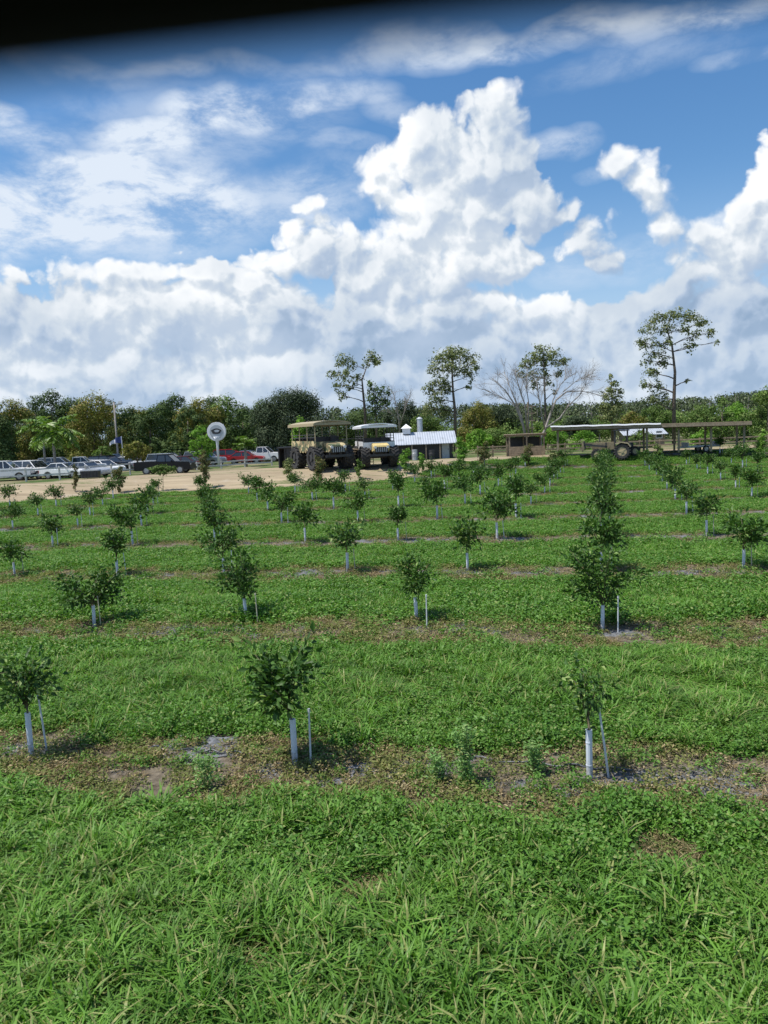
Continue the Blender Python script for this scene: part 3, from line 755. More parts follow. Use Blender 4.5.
tree('tall_tree','tallest tree with wide open crown above the long shelter','tree',674,98,
 [(659,318,13.4,7.2),(674,315,12.3,6.0),(689,317,12.3,7.2),(702,323,9.0,6.0),(711,332,6.7,6.0,1),(648,328,9.0,7.2),(664,330,10.1,6.0),(683,329,9.0,4.8),(698,334,9.0,6.0),(641,343,6.7,7.2),(654,343,10.1,7.2),(668,342,7.8,6.0),(690,346,7.8,6.0),(658,354,10.1,6.0),(646,361,6.7,7.2),(664,363,9.0,6.0),(652,372,9.0,7.2),(645,384,6.7,7.2),(658,386,7.8,7.2),(663,398,6.7,8.4),(652,400,10.1,8.4),(716,342,3.4,2.4),(688,381,3.4,2.4)],
 'ash',leaf=.26,dens=1.09,trunk=[(674,400),(675,372),(672,345),(667,330)],tr=.27,bark='bark',sd=5,shell=.15)
tree('conifer','feathery cone-shaped tree between the bare tree and the tallest tree','tree',612,96,
 [(611,377,3,4),(613,383,7,4),(608,390,7,4),(615,391,8,4),(610,398,10,5),(617,401,8,5),(606,407,11,5),(615,411,12,6),(609,418,12,6)],'ash',leaf=.24,dens=1.52,trunk=[(612,400),(611,376)],tr=.14,sd=6,shell=.2)
tree('orchard_edge_tree','dark green tree cut off by the right edge above the shelter','tree',768,84,heap(770,378,17,447,hr,12),'midgreen',leaf=.22,dens=2.2,tr=.18,sd=7)
tree('orchard_edge_tree','green tree standing behind the right end of the shelter','tree',722,90,heap(722,396,12,440,hr,9),'midgreen',leaf=.22,dens=2.2,tr=.14,sd=8)
# bare branched trees
def bare_tree(px,D,paths,label,sd):
    r=random.Random(sd); base=gp(px,D); t=empty('bare_tree',base); tag(t,label,'tree')
    mb=MB(); tw=MB()
    for pth,r0 in paths:
        off=r.uniform(-2,2); pts=[at(x,y,D+off*k/len(pth))-base for k,(x,y) in enumerate(pth)]
        n=len(pts); mb.tube(pts,[r0*(1-.8*i/(n-1)) for i in range(n)],6)
        for _ in range(16):
            u=r.uniform(.35,1)*(n-1); i=min(n-2,int(u)); p=pts[i].lerp(pts[i+1],u-i); d=(pts[i+1]-pts[i]).normalized()
            def tw_rec(p,d,l,rad,lev):
                q=p+d*l; tw.tube([p,p.lerp(q,.5)+Vector((r.gauss(0,l*.05),r.gauss(0,l*.05),r.gauss(0,l*.05))),q],[rad,rad*.8,rad*.5],4,cap=False)
                if lev:
                    for _ in range(3): tw_rec(p.lerp(q,r.uniform(.4,1)),(d+Vector((r.gauss(0,.45),r.gauss(0,.45),r.gauss(.12,.4)))).normalized(),l*.62,rad*.55,lev-1)
            tw_rec(p,(d+Vector((r.gauss(0,.5),r.gauss(0,.5),r.gauss(.1,.4)))).normalized(),r.uniform(.9,1.9),.024,2)
    mb.build('trunk',B['palebark'],t,smooth=True); tw.build('twigs',B['palebark'],t)
bare_tree(527,90,[([(527,445),(523,425),(515,405),(505,390),(492,378)],.16),([(526,435),(521,415),(513,395),(504,372)],.12),([(527,430),(525,405),(519,388),(515,370)],.11),([(528,435),(529,405),(526,385),(528,372)],.08),([(521,412),(510,402),(498,396),(489,392)],.06)],'bare grey tree fanning up to the left of the tall domed tree',1)
bare_tree(538,88,[([(536,447),(545,430),(550,415),(556,400),(566,392),(580,391),(592,393)],.17),([(546,428),(560,418),(569,405),(580,395),(586,385)],.12),([(551,413),(553,400),(560,385),(570,375)],.08),([(545,430),(541,410),(538,392),(536,380)],.08),([(563,392),(575,382),(588,376)],.06)],'bare grey tree with wide limbs spreading right over the shelter end',2)
bare_tree(400,110,[([(400,440),(399,420),(396,405),(393,392)],.12),([(400,425),(405,410),(409,398)],.09),([(399,420),(390,412),(384,404)],.07)],'small bare grey tree between the two tall leafy trees',3)
# mid trees and shrubs behind the sheds
SG='shrubs and trees behind the farm buildings'
mids=[
 (357,412,26,452,112,'dkgreen','dark low tree spreading behind the tan vehicle'),
 (404,402,20,440,120,'oak','grey green tree right behind the roof cupola'),
 (425,412,15,445,116,'midgreen','low green tree behind the grey silo'),
 (478,400,16,442,116,'oliveyel','olive tree just right of the tall full-crowned tree'),
 (500,405,16,440,122,'oak','grey tree behind the fan of bare branches'),
 (493,428,20,446,98,'midgreen','long green shrub left of the bare trees'),
 (478,430,11,447,96,'bright','light green shrub at the end of the metal roof'),
 (515,430,14,446,97,'midgreen','green shrub at the foot of the bare trees'),
 (553,428,14,446,96,'bright','bright shrub behind the left end of the shelter'),
 (585,429,12,455,92,'bright','yellow green shrub seen below the shelter left of the tractor'),
 (640,430,12,452,88,'midgreen','round green shrub under the shelter right of the tractor'),
 (656,405,16,432,110,'midgreen','pale tree left of the tallest trunk'),
 (632,412,12,432,106,'oliveyel','olive bush between the cone-shaped tree and the tallest tree'),
 (702,405,16,436,112,'midgreen','broad light tree above the right half of the shelter'),
 (705,430,14,450,90,'bright','bright shrub in front of the shelter posts at right'),
 (748,412,14,448,94,'midgreen','round tree between the shelter and the right-edge tree'),
 (738,402,11,430,110,'bright','pale green tree top behind the shelter end'),
 (577,415,16,436,120,'oak','grey green low trees behind the shelter roof'),
]
for k,(cx,tp,w,bt,D,m_,lab) in enumerate(mids):
    tree('shrub' if bt-tp<26 else 'small_tree',lab,'shrub' if bt-tp<26 else 'tree',cx,D,heap(cx,tp,w,bt,hr,9),m_,leaf=.22,dens=2.4,shell=.7,tr=.1,group=SG,sd=200+k,limbs=False)
und=[]
for k in range(66):
    px=325+k*7.3+hr.uniform(-3,3); und.append((px,440-(px-384)*.0434+hr.uniform(-3,4)-4,hr.uniform(8,13),hr.uniform(8,12),hr.uniform(-6,6)))
rng=np.random.default_rng(6)
o=link('hedgerow',crown_from(und,126,.34,1.8,L['midgreen'],1.4)); tag(o,'low green thicket along the horizon behind the farm buildings','thicket',None,'stuff')
# far pine wood
pr=random.Random(33); rng=np.random.default_rng(34); mb=MB(); Cs=[];Ds=[];Ns=[]
for k in range(760):
    px=pr.uniform(-60,860); D=pr.uniform(255,330) 
    if px<470 and pr.random()<.5: continue
    p=at(px,420,D); tp=float(np.interp(px,[-60,560,600,650,700,768,860],[414,402,402,399,396,389,383]))+pr.uniform(0,6)
    zt=at(px,tp,D).z; x=p.x; z0=RISE-.2
    mb.tube([(x,D,z0),(x+pr.gauss(0,.3),D,zt-1)],[.2,.1],4,cap=False)
    for q in range(4):
        zz=zt-1.0-q*pr.uniform(1.3,2.2); rr_=pr.uniform(1.6,2.6); n=44
        d=rng.normal(size=(n,3))*np.array([rr_,rr_,.8])*.6; Cs.append(d+np.array([x+pr.gauss(0,.6),D+pr.gauss(0,.6),zz])); Ds.append(rng.normal(size=(n,3))); Ns.append(d+rng.normal(size=(n,3))*.4+np.array([0,0,.5]))
C=np.concatenate(Cs); n=len(C); Ln=rng.uniform(.45,1.0,n)
t=leaves_mesh('pine_wood',C,np.concatenate(Ds),np.concatenate(Ns),Ln,Ln*.7,L['pine'],.1)
bm=bmesh.new(); bm.from_mesh(t); m2=mb.mesh('x',B['palebark']); nf=len(bm.faces); bm.from_mesh(m2); bm.faces.ensure_lookup_table()
for f_ in bm.faces[nf:]: f_.material_index=1
bm.to_mesh(t); bm.free(); t.materials.append(B['palebark'])
o=link('pine_wood',t); tag(o,'far pine wood forming a low ridge along the horizon','wood',None,'stuff')

# ------------------------------------------------------------------ palms
def palm(px,D,top_py,nf,fl,label,mat='palm',tr=.13,crowns=1,bark='palebark',sd=0,droop=.9):
    r=random.Random(sd); base=gp(px,D); hd=at(px,top_py,D).z-base.z
    t=empty('palm_tree',base); tag(t,label,'palm','palms by the car park')
    mb=MB(); mb.tube([(0,0,-.1),(.05,0,hd*.5),(0,0,hd)],[tr*1.2,tr,tr*.8],8); mb.build('trunk',B[bark],t,smooth=True)
    C=[];D_=[];W=[]
    for k in range(nf):
        a=6.283*k/nf+r.uniform(-.3,.3); el=r.uniform(-.2,1.2); l=fl*r.uniform(.8,1.15); p=Vector((0,0,hd)); d=Vector((math.cos(a)*math.cos(el),math.sin(a)*math.cos(el),math.sin(el)))
        for s in range(12):
            d=(d+Vector((0,0,-droop/9))).normalized(); p=p+d*l/12; side=d.cross(Vector((0,0,1))).normalized()
            for sg in (-1,1):
                for _ in range(2): C.append(p+d*r.uniform(-.1,.1)); D_.append(side*sg+d*.5+Vector((0,0,-.5))+Vector((r.gauss(0,.2),r.gauss(0,.2),r.gauss(0,.2)))); W.append(fl*.26*math.sin((s+1.5)/14*3.14)+.1)
    C=np.array(C);Ln=np.array(W); Dn=np.array(D_); link('fronds',leaves_mesh('fronds',C,Dn,rdir(len(C),1.2),Ln,np.maximum(.14,Ln*.3),L[mat]),t)
palm(56,76,430,26,3.0,'bright green arching palm standing behind the fence among the white cars','palm',.14,sd=1)
palm(46,80,434,15,2.2,'shorter palm leaning out left of the bright arching palm','palm',.12,sd=2)
palm(246,84,445,22,1.3,'squat fan palm right of the round sign above the parked cars','palm',.16,sd=3,droop=.5)
palm(164,92,450,22,1.7,'low dark palm behind the black pickup','dkgreen',.16,sd=4,droop=.5)
palm(181,96,450,18,1.5,'small palm between the black pickup and the lime tree','dkgreen',.14,sd=6,droop=.5)
palm(541,90,432,14,1.2,'small green palm at the foot of the tall domed tree','palm',.1,sd=5,droop=.5)

# ------------------------------------------------------------------ larger saplings at the field edge
SP='saplings at the far end of the orchard'
sap=[
 (75,492,4,'brown',464,'feathery bronze sapling on the gravel edge near the left fence'),
 (118,493,8,'brown',466,'wider bronze sapling on the gravel edge right of the dark bin'),
 (163,491,11,'olive',463,'umbrella-shaped green sapling in front of the black pickup'),
 (204,488,8,'brown',450,'tall thin bronze sapling below the white round sign'),
 (289,481,8,'ash',458,'pale thin sapling in front of the dark booth'),
 (319,485,8,'brown',457,'bronze sapling between the wheels of the tan vehicle'),
 (360,479,6,'midgreen',459,'green sapling between the two big vehicles'),
 (405,474,8,'bright',449,'green sapling in front of the white-roofed vehicle'),
 (422,472,5,'bright',453,'small bright sapling left of the grey door'),
 (462,470,10,'bright',437,'largest bright green sapling, right of the metal roof'),
 (484,471,8,'brown',442,'bronze sapling right of the largest bright one'),
 (528,465,7,'brown',444,'bronze sapling in front of the wooden pen'),
 (553,464,7,'ash',450,'olive sapling at the left post of the shelter'),
 (762,458,6,'bright',430,'bright sapling at the right edge beyond the rows'),
 (658,460,6,'midgreen',444,'green sapling under the middle of the shelter'),
]
for k,(px,by,w,m_,tp,lab) in enumerate(sap):
    p=unp(px,by); D=p.y; h=by-tp; b=[]
    for q in range(7):
        u=q/6; b.append((px+hr.uniform(-.35,.35)*w,tp+h*.08+u*h*.75,w*(.25+.55*math.sin((u*.8+.15)*3.14))*hr.uniform(.7,1),h*.11,hr.uniform(-.3,.3)))
    if k==2: b=[(px+d_,tp+4+abs(d_)*.25,5,3,0) for d_ in(-9,-5,0,5,9)]+[(px,tp+9,7,3,0)]
    tree('sapling',lab,'young tree',px,D,b,{'olive':'midgreen'}.get(m_,m_),leaf=.12,dens=2.4,tr=.03,group=SP,sd=300+k,shell=.15,bark='young')

# ------------------------------------------------------------------ vehicles
def wheel_meshes(r,w,rimmat,tread=False):
    ty=MB(); n=24
    prof=[(r*.62,-w*.45),(r*.93,-w*.5),(r,-w*.36),(r,w*.36),(r*.93,w*.5),(r*.62,w*.45)]
    vs=[];fs=[]
    for i in range(n):
        th=6.2832*i/n
        for (rr,y) in prof: vs.append((rr*math.cos(th),y,rr*math.sin(th)))
    m=len(prof)
    for i in range(n):
        j=(i+1)%n
        for k in range(m-1): fs.append((i*m+k,j*m+k,j*m+k+1,i*m+k+1))
    ty.add(vs,fs)
    if tread:
        for i in range(18):
            for sg in(-1,1):
                th=6.2832*(i+.5*(sg>0))/18; rr=r*1.02
                c=Vector((rr*math.cos(th),sg*w*.24,rr*math.sin(th)))
                tdir=Vector((-math.sin(th),0,math.cos(th))); rad=Vector((math.cos(th),0,math.sin(th))); ax=Vector((0,1,0))
                e=(ax*sg*.9+tdir*.55).normalized(); f2=rad.cross(e).normalized()
                vs=[c+e*a*w*.27+f2*b*.04*r/.6+rad*g_*.05 for a in(-1,1) for b in(-1,1) for g_ in(-1,1)]
                ty.add(vs,[(0,1,3,2),(4,6,7,5),(0,4,5,1),(2,3,7,6),(0,2,6,4),(1,5,7,3)])
    rm=MB(); rm.tube([(0,-w*.36,0),(0,w*.36,0)],r*.63,16); rm.tube([(0,-w*.47,0),(0,w*.47,0)],r*.2,10)
    for i in range(5):
        th=6.2832*i/5; rm.box((math.cos(th)*r*.38,0,math.sin(th)*r*.38),(r*.42,w*.82,r*.12),ry=-th)
    return ty.mesh('tyre',B['tyre']),rm.mesh('rim',rimmat)
def put_wheel(parent,wm,loc,name='wheel'):
    w=empty(name,loc); w.parent=parent; link('tyre',wm[0],w); link('rim',wm[1],w); return w
def car_meshes(kind):
    """profiles along x (front +x); returns list of (part, builder data)"""
    Lh,W=(2.75,.98) if kind=='pickup' else ((2.3,.9) if kind=='sedan' else (2.4,.95))
    zb=.38 if kind!='sedan' else .28
    def arch(cx,r=.42,n=6): return [(cx+r*math.cos(math.pi*i/n),zb+ r*math.sin(math.pi*i/n)*.95) for i in range(n,-1,-1)][::-1]
    fx,rx=Lh*.62,-Lh*.58
    low=[(Lh,zb+.1)]+[(Lh-.1,zb)]+arch(fx)+arch(rx)+[(-Lh+.08,zb),(-Lh,zb+.12)]
    if kind=='pickup': top=[(-Lh,1.22),(-.35,1.24),(-.35,1.2),(1.15,1.18),(Lh-.12,1.12),(Lh,.98)]; cab=[(-.55,1.2),(-.42,1.83),(.55,1.85),(1.25,1.18)]
    elif kind=='suv': top=[(-Lh,1.1),(-Lh+.1,1.15),(1.05,1.1),(Lh-.2,1.0),(Lh,.85)]; cab=[(-Lh+.12,1.13),(-Lh+.35,1.72),(.35,1.74),(1.15,1.08)]
    else: top=[(-Lh,.9),(-Lh+.1,.95),(1.0,.92),(Lh-.25,.82),(Lh,.66)]; cab=[(-1.75,.93),(-1.05,1.40),(.25,1.42),(1.1,.90)]
    return Lh,W,zb,fx,rx,low,top,cab
CARM={}
def car(kind,color,loc,rz,label,sc=1.0,group='vehicles in the car park'):
    key=(kind,color)
    if key not in CARM:
        Lh,W,zb,fx,rx,low,top,cab=car_meshes(kind)
        b=MB(); b.prism(low[::1]+top,-W,W)
        if kind=='pickup': b.box((-Lh*.6,0,1.235),(Lh*.62,W*1.55,.03),mi=1)
        body=b.mesh('body',[B[color],B['black']],bevel=.05)
        g=MB(); n=len(cab); vi=W*.78; 
        vs=[(x,-(W*.94 if z<1.3 and i in(0,n-1) else vi),z) for i,(x,z) in enumerate(cab)]+[(x,(W*.94 if i in(0,n-1) else vi),z) for i,(x,z) in enumerate(cab)]
        g.add(vs,[tuple(range(n)),tuple(range(2*n-1,n-1,-1))]+[(i,n+i,n+(i+1)%n,(i+1)%n) for i in range(n)]); win=g.mesh('windows',B['glass'],bevel=.02)
        r_=MB(); x0,z0=cab[1]; x1,z1=cab[2]; r_.box(((x0+x1)/2,0,(z0+z1)/2+.03),(x1-x0+.12,vi*2+.06,.07)); 
        for sy in(-1,1):
            for i0,i1 in((0,1),(2,3)):
                a=Vector((cab[i0][0],sy*(W*.94 if i0 in(0,3) else vi),cab[i0][1])); c=Vector((cab[i1][0],sy*(W*.94 if i1 in(0,3) else vi),cab[i1][1])); r_.tube([a,c],.045,5)
            mx=(cab[0][0]+cab[3][0])/2; r_.tube([(mx,sy*W*.945,cab[0][1]),(mx-.05,sy*(vi+.01),z0)],.045,5)
        roof=r_.mesh('roof',B[color],bevel=.02)
        wr=.40 if kind!='sedan' else .33
        hl=MB(); hl.box((0,0,0),(.08,.36,.16)); tl=MB(); tl.box((0,0,0),(.06,.2,.3)); bp=MB(); bp.box((0,0,0),(.14,W*1.96,.2))
        mir=MB(); mir.box((0,0,0),(.1,.2,.16))
        CARM[key]=(body,win,roof,wheel_meshes(wr,.24,B['grim']),hl.mesh('headlight',B['lamp'],bevel=.02),tl.mesh('taillight',B['redlamp'],bevel=.02),bp.mesh('bumper',B['dark' if kind!='sedan' else color],bevel=.03),mir.mesh('mirror',B[color],bevel=.03),wr)
    body,win,roof,wm,hl,tl,bp,mir,wr=CARM[key]; Lh,W,zb,fx,rx,low,top,cab=car_meshes(kind)
    nm={'pickup':'pickup_truck','sedan':'parked_car','suv':'parked_suv'}[kind]
    t=empty(nm,loc,rz,sc); tag(t,label,'pickup truck' if kind=='pickup' else 'car',group)
    link('body',body,t); link('windows',win,t); link('roof',roof,t)
    for x in(fx,rx):
        for y in(-1,1): put_wheel(t,wm,(x,y*(W-.13),wr))
    for y in(-1,1):
        link('headlight',hl,t,(Lh-.03,y*(W-.24),top[-1][1]-.1)); link('taillight',tl,t,(-Lh+.0,y*(W-.12),top[0][1]-.2)); link('mirror',mir,t,(cab[3][0]-.25,y*(W+.1),cab[3][1]+.06))
    link('bumper',bp,t,(Lh,0,zb+.12)); b2=link('bumper',bp,t,(-Lh,0,zb+.12))
    return t
cars=[
 # px, D, kind, colour, rz deg
 (4,74,'pickup','white',8,'white crew pickup with dark wheel arch at the left edge'),
 (-6,80,'suv','blackpaint',20,'black car roof showing above the left-edge white pickup'),
 (35,76,'suv','white',-25,'white car behind the fence just right of the left-edge pickup'),
 (47,81,'sedan','silver',-20,'silver car behind the fence left of the bright palm'),
 (66,74,'sedan','white',-15,'low white car nose-on right of the bright palm trunk'),
 (80,79,'pickup','white',12,'white pickup with dark side windows in the middle of the left group'),
 (97,84,'sedan','silver',-25,'silver sedan with sloping windscreen right of the white pickup'),
 (109,88,'suv','blackpaint',-20,'black car left of the lamp pole in the car park'),
 (121,90,'sedan','silver',-30,'silver car below the blue flag'),
 (131,94,'sedan','white',-30,'white car right of the blue flag'),
 (141,96,'sedan','silver',-25,'silver car just left of the black pickup'),
 (60,90,'suv','silver',5,'silver roof seen over the white cars behind the palm'),
 (170,84,'suv','silver',-6,'silver van-like car with long roof behind the black pickup'),
 (166,75,'pickup','blackpaint',-4,'black pickup parked broadside at the edge of the gravel'),
 (188,82,'sedan','maroon',-10,'dark red car peeping out right of the black pickup'),
 (232,96,'suv','red',4,'bright red car between the round sign and the fan palm'),
 (246,94,'sedan','red',0,'low red car in front of the fan palm'),
 (250,100,'sedan','bluecar',-12,'pale blue car right of the low red car'),
 (263,97,'pickup','white',-8,'white pickup with blue tint left of the dark booth'),
 (22,84,'sedan','silver',-20,'silver car roof between the left-edge pickup and the white car'),
 (88,74,'sedan','silver',-22,'low silver car just left of the lamp pole, near the dark bin'),
 (104,80,'sedan','white',-28,'white car nose-on between the silver sedan and the lamp pole'),
 (115,97,'suv','bluecar',-25,'pale blue car half hidden behind the lamp pole'),
 (152,92,'sedan','white',-20,'white car just visible over the bonnet of the black pickup'),
 (205,90,'suv','silver',-15,'silver car below the lime green tree'),
 (274,103,'suv','silver',-20,'silver car half hidden by the dark booth'),
]
for (px,D,k_,c_,rz,lab) in cars:
    p=gp(px,D); car(k_,c_,p,R(rz),lab,1.0)

# rail fence
def fence(pts,hgt,label,mat='greywood',rails=2,step=2.4,name='rail_fence'):
    t=empty(name,pts[0]); tag(t,label,'fence'); o0=Vector(pts[0])
    for a,b in zip(pts[:-1],pts[1:]):
        a=Vector(a);b=Vector(b); n=max(1,round((b-a).length/step))
        for k in range(n+1):
            if k==n and b!=Vector(pts[-1]): continue
            p=a.lerp(b,k/n); m=MB(); m.box((0,0,hgt/2),(.14,.14,hgt+.1)); q=m.build('post',B[mat],t,bevel=.01); q.location=Vector((p.x,p.y,gz(p.x,p.y)))-o0
        for rl in range(rails):
            z=hgt*(.45+.45*rl/(max(1,rails-1))); m=MB()
            pp=[]
            for k in range(n+1):
                p=a.lerp(b,k/n); pp.append(Vector((p.x,p.y-.1,gz(p.x,p.y)+z))-o0)
            for u,w in zip(pp[:-1],pp[1:]):
                d=w-u; m.box((u+w)/2,(d.length-.01,.05,.14),rz=math.atan2(d.y,d.x),ry=-math.asin(max(-1,min(1,d.z/d.length))))
            m.build('rail',B[mat],t)
fence([gp(-8,69.5),gp(60,71),gp(112,73),gp(148,76)],1.2,'low two-rail wooden fence in front of the white cars')
fence([gp(197,80),gp(245,83),gp(272,84)],.8,'short pale rail fence below the red cars','greywood')
fence([gp(478,80),gp(508,80)],1.2,'three-rail wooden fence left of the wooden pen','wood',3,1.6)
fence([gp(548,84),gp(600,84),gp(660,83),gp(720,82),gp(768,82)],1.0,'wooden rail fence running behind the long shelter','wood',2,2.2)
# bin
p=gp(91,70.5); t=empty('feed_bin',p,R(4)); tag(t,'low dark metal bin with ribbed side on the grass before the fence','bin')
m=MB(); m.prism([(-.75,.08),(.75,.08),(.82,.7),(-.82,.7)],-.4,.4); 
for x in(-.6,-.3,0,.3,.6): m.box((x,-.42,.38),(.06,.06,.58))
m.build('body',B['dark'],t,bevel=.02); m=MB(); m.prism([(-.85,.71),(.85,.71),(.8,.82),(-.8,.82)],-.44,.44); m.build('lid',B['galv'],t,bevel=.02)
# light pole with crossarm
p=gp(119,98); t=empty('lamp_pole',p); tag(t,'tall pale pole with a crossarm of floodlights rising from the car park','lamp pole')
hp=at(117,402,98).z-p.z
m=MB(); m.tube([(0,0,0),(0,0,hp)],[.14,.1],8); m.build('pole',B['palebark'],t,smooth=True)
m=MB(); m.box((0,0,hp-.3),(2.0,.1,.12)); m.build('crossarm',B['grey'],t)
for x in(-.8,.8):
    m=MB(); m.prism([(-.28,0),(.28,0),(.2,.3),(-.2,.3)],-.2,.2); q=m.build('floodlight',B['lamp'],t,bevel=.02); q.location=(x,0,hp-.22)
# flag
p=gp(124,90); t=empty('flag',p); tag(t,'blue and white flag on a short white pole beside the lamp pole','flag')
hp=at(124,436,90).z-p.z; m=MB(); m.tube([(0,0,0),(0,0,hp)],.04,6); m.build('flagpole',B['white'],t)
def cloth_flag(w,h,mat,z0,x0,dr):
    m=MB(); n=8; vs=[]
    for i in range(n+1):
        u=i/n
        for s_ in(0,1):
            for th in(-.012,.012): vs.append((x0-w*u,.12*math.sin(u*6)+th,z0-dr*u*u-(h*(1-.35*u))*s_))
    fs=[]
    for i in range(n):
        a=i*4; b=a+4
        fs+=[(a,b,b+2,a+2),(a+1,a+3,b+3,b+1),(a,a+1,b+1,b),(a+2,b+2,b+3,a+3)]
    m.add(vs,fs); return m
cloth_flag(.75,.85,None,hp-.05,0,.15).build('blue_field',B['flag'],t); q=cloth_flag(.65,.5,None,hp-.35,-.76,.4).build('white_field',B['flagw'],t)

# ------------------------------------------------------------------ round sign on its pole
p=gp(219,84); t=empty('round_sign',p); tag(t,'white round sign with a dark oval picture on a flared white pole','sign')
ztop=at(219,422,84).z-p.z; zc=at(219,431.5,84).z-p.z; r=ztop-zc
m=MB(); m.tube([(0,0,-.1),(0,0,zc*.6),(0,0,zc-r*.9),(0,0,zc-r*.55)],[.13,.13,.2,.42],12); m.build('pole',B['white'],t,smooth=True)
m=MB(); m.tube([(0,-.14,zc),(0,.14,zc)],r,32); m.build('disc',B['white'],t,bevel=.03)
m=MB(); m.tube([(0,-.17,zc-.02),(0,-.142,zc-.02)],r*.72,32); m.build('inner_ring',B['grey'],t)
m=MB()
vs=[];n=24
pic=[(math.cos(6.2832*i/n)*r*.52*(1+.12*math.sin(5*6.2832*i/n)),zc+.04+math.sin(6.2832*i/n)*r*.30) for i in range(n)]
m.prism(pic,-.20,-.172); m.build('picture',B['dark'],t)
m=MB(); m.prism([(x*.5+.05,zc+(z-zc)*.45+.05) for x,z in pic],-.215,-.201); m.build('picture_highlight',B['galv'],t)

# ------------------------------------------------------------------ dark booth
p=gp(291,76); t=empty('booth',p,R(-4)); tag(t,'dark grey open-sided booth left of the tan vehicle','booth')
m=MB(); m.box((0,.8,1.0),(2.0,.1,1.9)); m.box((-.95,0,1.0),(.1,1.7,1.9)); m.box((.35,-.75,1.0),(1.3,.1,1.9)); m.build('wall',B['dark'],t)
m=MB(); m.box((0,0,2.02),(2.3,2.0,.12)); m.build('roof',B['dark'],t,bevel=.02)
for x in(-.98,-.35,.98):
    m=MB(); m.box((x,-.85,1.0),(.1,.1,1.95)); m.build('post',B['dark'],t)
